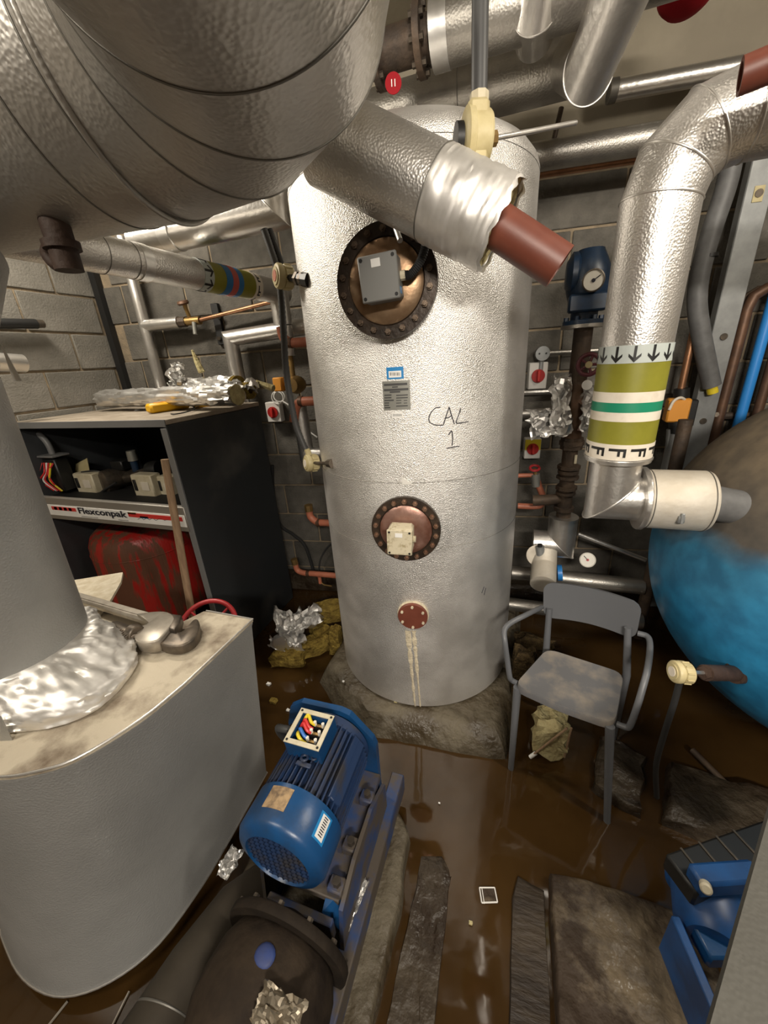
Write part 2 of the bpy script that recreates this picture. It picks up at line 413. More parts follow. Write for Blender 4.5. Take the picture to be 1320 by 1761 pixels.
# ================================================================== the room
ZC = 3.0
XR, YF = 2.45, -2.3
struct(MB().box(((-2.73+XR)/2, .3, -.09), (XR+3.1, 5.6, .1)), 'floor', 'concrete_wet')
wt = MB(); gx, gy = 60, 60
wt.add([(-2.725 + (XR+2.72)*i/gx, YF+.01 + (2.150+.137*(XR+2.72)*i/gx-YF-.01)*j/gy, 0) for j in range(gy+1) for i in range(gx+1)],
       [(j*(gx+1)+i, j*(gx+1)+i+1, (j+1)*(gx+1)+i+1, (j+1)*(gx+1)+i) for j in range(gy) for i in range(gx)])
tag(wt.build('flood_water', 'water', None, 60), 'shallow brown muddy water flooding the plant room floor', 'water', None, 'stuff')
struct(MB().box(((-2.73+XR)/2, .3, ZC+.05), (XR+3.1, 5.6, .1)), 'ceiling', 'soffit')
L_ = (XR + 2.73)/math.cos(WA) + .1
rotw = Matrix.Rotation(WA, 3, 'Z')
wb = struct(MB().box(W0 + WU*(L_/2) - WN*.06 + V((0,0,ZC/2)), (L_, .12, ZC+.1), rotw), 'wall_back', 'mortar')
wl = struct(MB().box((-2.79, (2.161+YF)/2, ZC/2), (.12, 2.161-YF+.2, ZC+.1)), 'wall_left', 'mortar')
struct(MB().box((XR+.06, (YF+2.95)/2, ZC/2), (.12, 2.95-YF, ZC+.1)), 'wall_right', 'plaster')
struct(MB().box(((-2.73+XR)/2, YF-.06, ZC/2), (XR+2.73, .12, ZC+.1)), 'wall_front', 'plaster')
CH, BL, J = .23, .46, .013
bm_full = MB().bbox((0,0,0), (BL-J, .02, CH-J), .004).mesh('block'); bm_full.materials.append(MATS['block'])
bm_cut = MB().bbox((0,0,0), (.30-J, .02, CH-J), .004).mesh('block'); bm_cut.materials.append(MATS['block'])
bm_pale = MB().bbox((0,0,0), (BL-J, .02, .22-J), .004).mesh('block'); bm_pale.materials.append(MATS['block_pale'])
bm_pcut = MB().bbox((0,0,0), (BL/2+.03-J, .02, .22-J), .004).mesh('block'); bm_pcut.materials.append(MATS['block_pale'])
def blk(me, parent, pos, rz):
    o = bpy.data.objects.new('block', me); COL.objects.link(o); o.parent = parent
    o.location = V(pos) - ORG[parent.name]; o.rotation_euler = (0, 0, rz); return o
row0 = .84 - 4*CH
for r in range(0, 11):
    z = row0 + CH*(r + .5)
    off = (BL/2 if r % 2 else 0) - .02
    if .02 < off: blk(bm_cut if off > .25 else bm_cut, wb, W0 + WU*(off - .15) + V((0,0,z)), WA)
    else: blk(bm_cut, wb, W0 + WU*(off + BL - .15) + V((0,0,z)), WA)
    k = -1 if off > .02 else 1
    while True:
        s_ = off + BL*(k + .5); k += 1
        if s_ - BL/2 < .02: continue
        if s_ + BL/2 > 4.75 or z > 2.5: break
        blk(bm_full, wb, W0 + WU*s_ + WN*.0 + V((0,0,z)), WA)
for r in range(5, 13):
    z = 1.718 - 6*.22 + .22*(r + .5) - .22
    off = (BL/2 if r % 2 else 0) + .03
    for k in range(0, 5):
        y = 2.16 - off - BL*(k + .5)
        blk(bm_pale, wl, (-2.73, y, z), math.pi/2)
    if off > .1: blk(bm_pcut, wl, (-2.73, 2.16 - off/2, z), math.pi/2)
# damp-proof strip down the corner and the painted beam along the top of the back wall
struct(MB().box((-2.675, 2.145, 1.25), (.05, .04, 2.5)), 'trim_1', 'black')
struct(MB().bbox(W0 + WU*(L_/2) + WN*.05 + V((0,0,2.78)), (L_-.1, .14, .46), .01, rotw), 'trim_2', 'soffit')
# concrete kerb along the foot of the back wall
struct(MB().bbox(W0 + WU*2.6 + WN*.06 + V((0,0,.06)), (4.2, .12, .14), .02, rotw), 'baseboard_back', 'concrete_wet')

# ================================================================== hot water tank
TC = V((-.432, 1.729, 0)); TR = .456; TZ0 = .118; TZ1 = 2.24
def TS(x, y, off=0.):                                     # pixel -> point on the tank shell and its normal
    d = ray(x, y); p = EYE - TC; a = d.x*d.x + d.y*d.y; b = p.x*d.x + p.y*d.y; c = p.x*p.x + p.y*p.y - (TR+off)**2
    t = (-b - math.sqrt(max(0, b*b - a*c)))/a; q = EYE + d*t
    return q, V((q.x-TC.x, q.y-TC.y, 0)).normalized()
def tpt(ang, z, off=0.): return V((TC.x + math.sin(ang)*(TR+off), TC.y - math.cos(ang)*(TR+off), z))
def tang(q): return math.atan2(q.x-TC.x, -(q.y-TC.y))
def tpatch(mb, a0, a1, z0, z1, o0, o1, n=5):              # curved plate on the shell
    rs = []
    for i in range(n+1):
        a = a0 + (a1-a0)*i/n; rs.append([tpt(a,z0,o0), tpt(a,z1,o0), tpt(a,z1,o1), tpt(a,z0,o1)])
    return mb.rings(rs)
# plinth
plin = [(-.95,1.40),(-.80,1.27),(-.60,1.165),(-.35,1.185),(-.1,1.205),(.05,1.225),(.10,1.5),(.11,2.25),(-.97,2.25),(-.96,1.7)]
pm = MB(); rings_ = []
for z, ins in ((-.06,-.03),(.01,0),(.05,.02),(.1,.055),(.12,.085)):
    c = V((-.43,1.73,0)); ring = []
    for i in range(len(plin)):
        a = V((*plin[i],0)); b = V((*plin[(i+1) % len(plin)],0))
        for k in range(6):
            q = a.lerp(b, k/6); d = (c-q).normalized(); ring.append(V((q.x+d.x*ins, q.y+d.y*ins, z)))
    rings_.append(ring)
pm.rings(rings_).shake(.014, 9, 3)
for i, p in enumerate(pm.v):
    if p.z > .112: p.z = .112
plinth = one(pm, 'concrete_plinth', 'concrete', 'low rough concrete plinth carrying the silver hot water tank', 'plinth')
tank = T('hot_water_tank', 'tall silver stucco-clad hot water tank marked CAL 1 with two bolted round flanges', 'tank', (TC.x, TC.y, TZ0-.004))
sh = MB().lathe((TC.x,TC.y,0), (0,0,1), [(0,TZ0),(TR-.012,TZ0),(TR,TZ0+.012),(TR,.6),(TR,1.2),(TR,1.8),(TR,TZ1-.02),(TR-.006,TZ1),(TR-.03,TZ1+.03),(TR*.8,TZ1+.07),(TR*.5,TZ1+.10),(0,TZ1+.115)], 128)
sh.build('shell', 'alu_tank', tank)
zs1 = TS(700,831)[0].z; zs2 = TS(700,944)[0].z; zs3 = 1.98
for zz in (zs1, zs2, TZ1-.03):
    MB().torus((TC.x,TC.y,zz), (0,0,1), TR, .0012, 96, 4).build('seam', 'seam', tank)
a_ = tang(TS(706,985)[0])
tpatch(MB(), a_-.0025, a_+.0025, TZ0+.01, zs2, .0003, .0016).build('vertical_seam', 'alu_tank', tank)
# little lifted corner of cladding above the lower flange
q, nn = TS(690,820); q2, _ = TS(712,832); q3, _ = TS(692,833)
MB().slab([q + nn*.003, q3 + nn*.004, q2 + nn*.012], .0015).build('lifted_flap', 'white_paint', tank, 0)
def flange(cx, cy, ro, ri, nb, mring, mdome, mbolt, dome, wid):
    c, n = TS(cx, cy); c = TC*1.0 + V((0,0,c.z)) + n*TR
    fl = MB().lathe(c, n, [(0,-.03),(ro*.93,-.03),(ro*.93,wid*.45),(ro,wid*.45),(ro,wid),(ri+.004,wid+.001),(ri,wid-.004),(0,wid-.004)], 56).build('flange', mring, tank)
    fl2 = MB().lathe(c, n, [(ri,wid-.006),(ri,wid),(ri*.93,wid+dome*.35),(ri*.7,wid+dome*.75),(ri*.35,wid+dome),(0,wid+dome*1.05)], 48).build('cover_plate', mdome, tank)
    u, v, a = basis(n); rb = (ro+ri)/2
    for i in range(nb):
        t = 2*math.pi*(i+.5)/nb; p = c + (u*math.cos(t)+v*math.sin(t))*rb + a*wid
        b = MB().cyl(p - a*.004, p + a*.009, .0098, n=6); b.cyl(p + a*.009, p + a*.017, .0058, n=8); b.build('bolt', mbolt, tank, 30)
    return c + n*wid, n
# --- upper flange
fc, fn = flange(669, 490, .152, .112, 18, 'flange_dark', 'bronze', 'bolt', .016, .045)
u, v, a = basis(fn)                                       # u horizontal, v up
def jbox(c, n, wdt, hgt, dep, roll, mbody, name):
    u, v, a = basis(n); u2 = u*math.cos(roll) + v*math.sin(roll); v2 = a.cross(u2)
    rot = Matrix((u2, v2, a)).transposed()
    return rot, u2, v2, a
e_ = PP(652, 478, fc + fn*.075, fn)
rot, u2, v2, a2 = jbox(e_, fn, .1, .1, .05, math.radians(4), None, '')
jb = MB().bbox(e_ - a2*.030, (.108,.112,.062), .008, rot).build('junction_box', 'grey_box', tank)
MB().bbox(e_ + a2*.003, (.110,.114,.010), .003, rot).build('lid', 'grey_box', jb)
for sx in (-1,1):
    for sy in (-1,1):
        p = e_ + u2*.045*sx + v2*.047*sy + a2*.0075; MB().cyl(p, p + a2*.0015, .005, n=10).build('screw', 'black', jb)
MB().bbox(e_ + u2*(-.004) + v2*.036 + a2*.0085, (.026,.02,.001), .0003, rot).build('paper_label', 'white', jb)
MB().bbox(e_ + u2*.054 - v2*.036 - a2*.018, (.002,.018,.02), .0003, rot).build('barcode_sticker', 'blue_label', jb)
MB().cyl(fc + fn*.012, e_ - a2*.06, .03, n=20).build('element_neck', 'steel_dark', tank)
g0 = e_ + u2*.055 - a2*.028 + v2*.0
gl = MB().cyl(g0, g0 + u2*.014, .013, n=8); gl.build('gland', 'cream_pale', tank)
path = spline([g0 + u2*.01, g0 + u2*.028 - v2*.001, g0 + u2*.056 + v2*.022, g0 + u2*.075 + v2*.06 + a2*.0, g0 + u2*.078 + v2*.105 + a2*.0, g0 + u2*.06 + v2*.15 - a2*.02], 16)
rr = [.0105 if (i % 2) else .0125 for i in range(len(path))]
MB().tube(path, rr, 12).build('corrugated_conduit', 'black_rubber', tank, 60)
p = fc + u*.045*1 + v*.118 + fn*.01
MB().tube([p + v*.012 - u*.008, p - v*.03 + u*.01 + fn*.03], .008, 10).build('lifting_bracket', 'alu_plain', tank)
# --- lower flange
fc, fn = flange(699, 906, .131, .098, 18, 'flange_dark', 'bronze_red', 'bolt_copper', .012, .03)
e_ = PP(687, 932, fc + fn*.09, fn)
rot, u2, v2, a2 = jbox(e_, fn, .1, .1, .05, math.radians(-2), None, '')
cb = MB().bbox(e_ - a2*.034, (.088,.096,.07), .008, rot).build('junction_box', 'cream_dirty', tank)
MB().bbox(e_ + a2*.004, (.090,.098,.010), .003, rot).build('lid', 'cream_dirty', cb)
for sx in (-1,1):
    for sy in (-1,1):
        p = e_ + u2*.036*sx + v2*.040*sy + a2*.009; MB().cyl(p, p + a2*.0015, .004, n=10).build('screw', 'black', cb)
MB().bbox(e_ + u2*(-.002) + v2*.030 + a2*.0098, (.026,.016,.001), .0003, rot).build('paper_label', 'white', cb)
MB().cyl(e_ + u2*.044 - a2*.03, e_ + u2*.054 - a2*.03, .012, n=12).build('gland_plug', 'cream_dirty', cb)
MB().cyl(fc + fn*.008, e_ - a2*.065, .034, n=20).build('element_neck', 'bronze', tank)
# --- blanked hand hole near the base
c, n = TS(710, 1056); c = TC + V((0,0,c.z)) + n*TR
MB().lathe(c, n, [(0,-.02),(.066,-.02),(.066,.006),(.062,.009),(0,.009)], 40).build('gasket', 'deposit', tank)
bp_ = MB().lathe(c, n, [(0,.006),(.0615,.006),(.0625,.009),(.0625,.018),(.0605,.021),(0,.021)], 40).build('blanking_plate', 'brown_pipe', tank)
u, v, a = basis(n)
for i in range(6):
    t = math.pi/6 + math.pi*i/3 + .35*0; p = c + (u*math.cos(t)+v*math.sin(t))*.050 + a*.021
    MB().cyl(p, p + a*.006, .006, n=6).build('bolt', 'deposit', bp_)
# limescale run below it
random.seed(5)
st = MB()
for px0, px1, w_ in ((701,713,.0095),(711,722,.0075)):
    A, _ = TS(px0,1084); Bq, _ = TS(px1,1205); pts = 26
    L1, R1 = [], []
    for i in range(pts+1):
        t = i/pts; aa = tang(A)*(1-t) + tang(Bq)*t; zz = A.z*(1-t) + (TZ0+.01)*t
        wv = w_/TR*(1.2 - .75*t)*(.6 + .7*random.random())
        L1.append((aa-wv, zz)); R1.append((aa+wv, zz))
    for i in range(pts):
        (a0,z0),(b0,_),(a1,z1),(b1,_) = L1[i], R1[i], L1[i+1], R1[i+1]
        vs = [tpt(a0,z0,.001), tpt(b0,z0,.001), tpt(b1,z1,.001), tpt(a1,z1,.001), tpt((a0+b0)/2,z0,.004), tpt((a1+b1)/2,z1,.004)]
        st.add(vs, [(0,4,5,3),(4,1,2,5)])
st.build('limescale_run', 'deposit', tank, 60)
# --- stickers, data plate and marker writing
def sticker(x0, y0, x1, y1, m, name, o=.0012, parent=None):
    A = TS(x0, y0)[0]; B_ = TS(x1, y1)[0]; a0, a1 = sorted((tang(A), tang(B_)))
    return tpatch(MB(), a0, a1, min(A.z,B_.z), max(A.z,B_.z), -.001, o).build(name, m, parent or tank)
s1 = sticker(664, 632, 694, 651, 'blue_label', 'asset_sticker')
sticker(668, 638.5, 690, 648.5, 'white', 'sticker_panel', .0018, s1)
for i in range(9):
    x = 670.5 + i*2.0; sticker(x, 640.5, x + (.9 if i % 3 else 1.4), 646, 'ink', 'barcode_bar', .0022, s1)
s2 = sticker(657, 656, 706, 704, 'plate', 'data_plate')
for i, (x0, x1, yy) in enumerate(((660,700,661),(674,684,665.5),(660,702,670),(670,688,674),(661,673,679.5),(661,673,684),(661,677,688.5),(661,669,693),(661,669,697),(661,671,701))):
    sticker(x0, yy-.9, x1, yy+.9, 'plate_ink', 'engraved_line', .0017, s2)
for x0, x1, yy in ((681,701,679.5),(681,701,684),(681,690,688.5),(694,700,688.5),(681,690,693),(694,700,693),(681,701,698)):
    sticker(x0, yy-.5, x1, yy+.5, 'plate_ink', 'engraved_line', .0017, s2)
s3 = sticker(673, 709.5, 693, 718.5, 'white', 'white_sticker')
for i in range(8):
    x = 675.5 + i*2; sticker(x, 711.5, x+.9, 716, 'ink', 'barcode_bar', .0018, s3)
def stroke(pxs, r=.0017, name='marker_stroke'):
    pts = [TS(x, y, .0006)[0] for x, y in pxs]; return MB().tube(spline(pts, 5), r, 6).build(name, 'ink', tank, 60)
stroke([(757,700),(748,702),(740,711),(737,721),(741,728),(751,731),(761,731)])
stroke([(762,731),(767,715),(772,700)]); stroke([(772,700),(776,714),(781,729)]); stroke([(764,719),(771,718),(776,714)])
stroke([(792,702),(788,715),(784,727),(793,727),(805,725)])
stroke([(771,748),(776,741),(778,752),(777,766)]); stroke([(768,771),(778,769),(790,767)])
stroke([(832,1009),(828,1020)], .0014); stroke([(835,1011),(832,1023)], .0014)

# ================================================================== overhead duct: straight run over the camera, lobster-back bend, run to the left
DR = .231; DZ = 2.192
dct = T('lagged_main', 'huge stucco-clad lagged pipe bend hanging overhead at upper left', 'pipe', (-.68, .45, DZ-DR))
bc = V((-.681, .452, DZ)); Rb = .342
ang = [13.2, 40.1, 66.5, 95.0]
cpts = [bc + V((math.cos(math.radians(t)), math.sin(math.radians(t)), 0))*Rb for t in ang]
d_in = V((math.sin(math.radians(ang[0])), -math.cos(math.radians(ang[0])), 0)); d_out = V((-math.sin(math.radians(ang[3])), math.cos(math.radians(ang[3])), 0))
cpts = [cpts[0] + d_in*2.2] + cpts + [cpts[3] + d_out*1.95]
NSEG = 96
def pipe_run(pts, r, names, m, parent, seg=NSEG, smooth=24):
    """one mesh for each straight segment between mitre joints"""
    mb = MB().tube(pts, r, seg)
    n = seg; out = []
    for i in range(len(pts)-1):
        k = MB(); a = mb.v[i*n:(i+1)*n]; b = mb.v[(i+1)*n:(i+2)*n]
        c0 = (i == 0); c1 = (i == len(pts)-2)
        steps = max(1, int((pts[i+1]-pts[i]).length/.25))
        rs = [[a[j].lerp(b[j], t/steps) for j in range(n)] for t in range(steps+1)]
        k.rings(rs, c0=c0, c1=c1); out.append(k.build(names, m, parent, smooth))
    joints = []
    for i in range(1, len(pts)-1): joints.append(mb.v[i*n:(i+1)*n])
    return out, joints
def seam_ring(ring, r, m, parent, name='lap_seam'):
    c = sum(ring, V((0,0,0)))/len(ring); rs = []; n = len(ring)
    for i, p in enumerate(ring):
        d = (p-c).normalized(); tt = (ring[(i+1) % n] - ring[i-1]).normalized(); b = d.cross(tt)
        rs.append([p + d*r*math.cos(q) + b*r*math.sin(q) for q in [2*math.pi*k/6 for k in range(6)]])
    return MB().rings(rs, close=True).build(name, m, parent, 60)
_, js = pipe_run(cpts, DR, 'cladding_segment', 'alu_duct', dct)
for j in js: seam_ring(j, .0022, 'seam', dct)
MB().torus(cpts[4] + d_out*.12, d_out, DR, .0022, 96, 6).build('lap_seam', 'seam', dct, 60)
MB().torus(cpts[4] + d_out*.9, d_out, DR, .0022, 96, 6).build('lap_seam', 'seam', dct, 60)
MB().torus(cpts[4] + d_out*.008, d_out, DR+.004, .006, 96, 8).build('raised_lip', 'alu_duct', dct, 60)
MB().torus(cpts[1] + d_in*.6, d_in, DR, .002, 96, 6).build('lap_seam', 'seam', dct, 60)
# brown stub hanging under the run at the left
n0 = PY(107, 425, .72); n1 = PY(110, 468, .72)
nz = T('drain_stub', 'dark brown stub under the lagged overhead pipe at far left', 'pipe stub', n1)
MB().cyl((n0.x, .72, n0.z+.06), (n0.x, .72, n1.z), .028, n=24).build('stub_pipe', 'brown_dark', nz)
MB().cyl((n0.x, .72, n1.z+.04), (n0.x, .72, n1.z+.055), .036, n=24).build('collar', 'brown_dark', nz)
MB().tube(spline([(n0.x-.03,.72,n0.z+.01),(n0.x-.05,.72,n0.z-.005),(n0.x-.04,.72,n0.z-.025),(n0.x-.02,.72,n0.z-.03)],6), .014, 10).build('lever', 'brown_dark', nz)

# ================================================================== sawn-off lagged pipe in front of the tank
mp = T('cut_lagged_pipe', 'sloping lagged pipe with crumpled foil end and bare brown pipe sticking out', 'pipe', PY(760,420,1.13))
YM = 1.13
A = PY(556,240,YM); Bq = PY(748,338,YM); C_ = PY(862,393,YM); D_ = PY(962,459,YM)
ax = (C_ - A).normalized(); Bq = A + ax*((Bq-A).dot(ax)); 
rm = .098
MB().tube([A, A.lerp(Bq,.5), Bq], rm, 64).build('cladding', 'alu', mp)
MB().torus(Bq - ax*.002, ax, rm+.001, .0022, 64, 6).build('lap_seam', 'seam', mp, 60)
fm = MB(); nn_ = 72; rs = []
random.seed(3)
u, v, a = basis(ax); Lf = (C_-Bq).length
for i in range(41):
    t = i/40; ring = []
    for j in range(nn_):
        q = 2*math.pi*j/nn_; d = u*math.cos(q) + v*math.sin(q); p = Bq + ax*(Lf*t)
        k = noise.noise(V((q*2.2, t*5, 3)))*.004 + noise.noise(V((q*2.5 + t*9, t*22, 8)))*.0022
        rag = noise.noise(V((q*3, 7, 1)))*.012*max(0,(t-.9)/.1)
        if t > .97: k -= .004
        ring.append(p + d*(rm + .002 + k) + ax*rag)
    rs.append(ring)
fm.rings(rs, c1=False).build('foil_wrap', 'foil_smooth', mp, 30)
er = MB(); rs = []
for rr_, dd in ((rm-.002, -.012),(rm-.02,-.018),(rm-.05,-.01),(.044,-.012)):
    rs.append([C_ + ax*(dd + .006*noise.noise(V((q*3, rr_*40, 2)))) + (u*math.cos(q)+v*math.sin(q))*rr_ for q in [2*math.pi*j/48 for j in range(48)]])
er.rings(rs, c0=False, c1=False).build('wool_core', 'wool_pale', mp)
bd = (D_ - C_).normalized(); bp0 = C_ - bd*.12
br = MB(); u, v, a = basis(bd); rb_ = .047; R0 = lambda p, r: [p + (u*math.cos(q)+v*math.sin(q))*r for q in [2*math.pi*j/48 for j in range(48)]]
br.rings([R0(bp0,rb_), R0(D_,rb_), R0(D_,rb_-.005), R0(D_-bd*.10,rb_-.005)], c1=True).build('bare_pipe', 'brown_pipe', mp)

# ================================================================== flow pipe at the right with identification bands
FX, FY, FR = .324, 1.413, .094
fp = T('banded_flow_pipe', 'upright lagged flow pipe with olive, white and green bands, turning right at top', 'pipe', (FX, FY, 1.06))
Rb2 = .150; fc_ = V((FX+Rb2, FY, 1.995))
angs = [180, 150, 120, 90]
fpts = [V((FX,FY,1.31)), ] + [fc_ + V((math.cos(math.radians(t)), 0, math.sin(math.radians(t))))*Rb2 for t in angs] + [V((1.6, FY, 1.995+Rb2))]
_, js = pipe_run(fpts, FR, 'cladding_segment', 'alu', fp, 64)
for j in js: seam_ring(j, .0030, 'seam_light', fp)
MB().torus((.66,FY,1.995+Rb2), (1,0,0), FR, .0016, 64, 6).build('lap_seam', 'seam', fp, 60)
def band(z0, z1, m, name, off=.0015):
    o = MB().ringband((FX,FY,0), (0,0,1), FR-.003, FR+off, z0, z1, 64).build(name, m, fp); return o
zb = [1.648, 1.600, 1.520, 1.490, 1.462, 1.435, 1.366, 1.316]
ab = band(zb[1], zb[0], 'band_grey', 'arrow_band', .0025)
band(zb[2], zb[1], 'olive', 'olive_band'); band(zb[3], zb[2], 'band_cream', 'white_band'); band(zb[4], zb[3], 'band_green', 'green_band')
band(zb[5], zb[4], 'band_cream', 'white_band'); band(zb[6], zb[5], 'olive', 'olive_band')
fb = band(zb[7], zb[6], 'band_cream', 'letter_band', .0025)
def fpt(ang, z, off): return V((FX + math.sin(ang)*(FR+off), FY - math.cos(ang)*(FR+off), z))
def fpoly(pts, ang0, zc, sc, par, name):                  # small flat glyph wrapped round the pipe; pts in (x, y)
    n = len(pts); vs = [fpt(ang0 + x*sc/FR, zc + y*sc, .0032) for x, y in pts] + [fpt(ang0 + x*sc/FR, zc + y*sc, .0024) for x, y in pts]
    m_ = MB(); m_.add(vs, [tuple(range(n))] + [(i, (i+1) % n, n+(i+1) % n, n+i) for i in range(n)]); return m_.build(name, 'black', par, 0)
ar = [(-.075,.5),(-.075,-.20),(-.34,.04),(-.34,-.14),(0,-.5),(.34,-.14),(.34,.04),(.075,-.20),(.075,.5)]
zmid = (zb[0]+zb[1])/2
for i in range(-6, 7):
    t = -.20 + i*.48
    fpoly(ar, t, zmid, .044, ab, 'arrow')
FR_ = [((-.5,.10),(.5,.28)), ((.02,-.24),(.17,.10)), ((.35,-.30),(.5,.10))]        # the turned letter F as three bars
for i in range(-5, 6):
    lt = MB()
    for (xa, ya), (xb, yb) in FR_:
        a0 = -.24 + i*.62; zc = (zb[6]+zb[7])/2; rs = []
        for k in range(5):
            x = xa + (xb-xa)*k/4; A_ = a0 + x*.046/FR
            rs.append([fpt(A_, zc+ya*.046, .0022), fpt(A_, zc+yb*.046, .0022), fpt(A_, zc+yb*.046, .0034), fpt(A_, zc+ya*.046, .0034)])
        lt.rings(rs)
    lt.build('letter_F', 'black', fb, 0)
for z0, z1, r_ in ((1.300,1.317,FR+.003),(1.308,1.313,FR+.006)): MB().ringband((FX,FY,0), (0,0,1), .05, r_, z0, z1, 64).build('end_ring', 'alu_plain', fp)
lowz = 1.165
_, js = pipe_run([V((FX,FY,1.305)), V((FX,FY,lowz)), V((.44,FY,lowz))], .076, 'elbow_segment', 'alu_plain', fp, 56)
seam_ring(js[0], .0035, 'seam_light', fp, 'mitre_bead')
MB().lathe((.405,FY,lowz), (1,0,0), [(.07,.0),(.104,.0),(.106,.004),(.106,.014),(.098,.02),(.07,.02)], 56).build('drum_lip', 'alu_plain', fp)
dr = MB().lathe((.415,FY,lowz), (1,0,0), [(.06,0),(.098,0),(.098,.09),(.098,.175),(.094,.182),(.055,.182)], 64).build('valve_box_drum', 'alu_dusty', fp)
MB().torus((.43,FY,lowz), (1,0,0), .098, .0018, 56, 6).build('rivet_seam', 'seam', dr); MB().torus((.586,FY,lowz), (1,0,0), .098, .0018, 56, 6).build('rivet_seam', 'seam', dr)
MB().bbox((.505,FY-.098,lowz-.03), (.018,.012,.026), .003).build('toggle_latch', 'strut', dr); MB().bbox((.505,FY-.104,lowz-.025), (.01,.008,.034), .002).build('toggle_lever', 'strut', dr)
MB().cyl((.59,FY,lowz), (.72,FY+.02,lowz-.03), .056, n=32).build('nozzle_neck', 'lag_grey', fp)
# bare brown pipe end in front of the bend at the frame edge
q = PY(1306,124,1.16)
one(MB().ringband(q - V((.03,0,.0)), (1,-.2,.10), .021, .029, 0, .35, 40), 'brown_pipe_end', 'brown_pipe', 'short brown pipe end at the upper right edge above the silver bend', 'pipe')

# ================================================================== blue vessel
VC = V((1.254, 1.628, .862)); VR = .682
bv = T('blue_vessel', 'large blue pressure vessel with dusty brown top at the right edge', 'vessel', (VC.x+.3, VC.y, .0))
pr = [(0,-VR)] + [(VR*math.sin(math.radians(t)), -VR*math.cos(math.radians(t))) for t in range(4,91,4)] + [(VR,.0),(VR,.5),(VR,1.1),(0,1.1)]
MB().lathe(VC, (1,0,0), pr, 96).build('vessel_shell', 'vessel_blue', bv)
MB().torus(VC - V((.02,0,0)), (1,0,0), VR+.001, .004, 96, 6).build('weld_seam', 'vessel_blue', bv)
for X in (1.45, 2.05):
    MB().bbox((X, VC.y, .11), (.12, .8, .28), .01).build('saddle', 'concrete_wet', bv)
dn = (PY(1262,1160,1.25) - VC).normalized(); base = VC + dn*VR
vhd = PY(1212,1157,base.y-.10); axn = (vhd - base).normalized()
nzl = MB().cyl(base - axn*.03, vhd, .024, n=20); nzl.cyl(base - axn*.02, base + axn*.012, .032, n=20).build('thermowell_nozzle', 'brown_dark', bv)
MB().cyl(vhd - axn*.002, vhd + axn*.01, .020, n=6).build('nozzle_nut', 'brown_dark', bv)

# ================================================================== jacketed box at lower left with its riser
ZB, ZT = .05, .87
bc0 = V((-1.2, .5, 0)); br0 = .375
PT = [(-.805,.845),(-1.0,.845),(-1.045,.745),(-1.59,.745)]; PB = [(-.915,.845),(-1.03,.845),(-1.07,.745),(-1.6,.745)]
def flat_spline(l): return [(p.x, p.y) for p in spline([V((*q,0)) for q in l], 4)]
PT += flat_spline([(-1.59,.55),(-1.52,.40),(-1.40,.28),(-1.25,.23),(-1.12,.225),(-1.015,.246),(-.95,.275),(-.888,.325),(-.835,.44),(-.815,.56)])
PB += flat_spline([(-1.6,.50),(-1.58,.36),(-1.49,.21),(-1.35,.155),(-1.22,.135),(-1.10,.15),(-1.0,.21),(-.93,.31),(-.905,.46),(-.905,.60)])
bx = T('lagged_pump_box', 'grey metal insulation box with rounded front at lower left', 'box', (-1.2, .5, 0))
def off_plan(d, z=ZT):
    c = V((-1.2,.52)); out = []; k = (z-ZB)/(ZT-ZB)
    for pb, pt in zip(PB, PT):
        q = V(pb).lerp(V(pt), k) - c; l = q.length; out.append(tuple(c + q*((l+d)/l)))
    return out
bm_ = MB(); bm_.rings([[V((*p, z)) for p in off_plan(d, z)] for z, d in ((ZB,-.006),(ZB,0),(ZB+.01,.004),(ZB+.02,0),(ZT-.03,0),(ZT-.02,.003),(ZT-.012,.003),(ZT-.012,-.01))])
bm_.build('side_sheet', 'jacket', bx, 30)
MB().rings([[V((*p, z)) for p in off_plan(d)] for z, d in ((ZT-.011,-.004),(ZT-.011,.0045),(ZT-.004,.0045),(ZT-.002,.0),(ZT,-.004))]).build('top_sheet', 'jacket_top', bx, 30)
rim = MB(); rp = [V((*p, ZT-.001)) for p in off_plan(.004)]
rim.tube([rp[i] for i in range(-22, 0)] + [rp[0], rp[1]], .0028, 6).build('rim_bead', 'seam_light', bx)
rim2 = MB(); rp = [V((*p, ZB+.004)) for p in off_plan(.004, ZB)]
rim2.tube([rp[i] for i in range(-34, 0)] + [rp[0]], .003, 6).build('bottom_bead', 'seam_light', bx)
CC = V((-1.285, .46, 0)); CR = .168
rz_ = T('lagged_riser', 'thick lagged riser pipe standing on the grey box at the left edge', 'pipe', (CC.x, CC.y, ZT))
MB().tube([(CC.x,CC.y,ZT+.003),(CC.x+.017,CC.y+.009,1.3),(CC.x+.034,CC.y+.018,1.75)], CR, 96).build('cladding', 'jacket', rz_)
MB().tube([(CC.x+.034,CC.y+.018,1.75),(CC.x+.01,.62,1.98)], [CR,CR*.95], 64).build('mitred_top', 'jacket', rz_)
cm = MB(); rs = []
prof = [(CR+.002,.992),(CR+.016,.980),(CR+.05,.962),(CR+.095,.940),(CR+.13,.918),(CR+.150,.898),(CR+.148,.877),(CR+.10,.872)]
NN = 240
fine = []
for i in range(len(prof)-1):
    for k in range(4): fine.append((prof[i][0]+(prof[i+1][0]-prof[i][0])*k/4, prof[i][1]+(prof[i+1][1]-prof[i][1])*k/4))
fine.append(prof[-1])
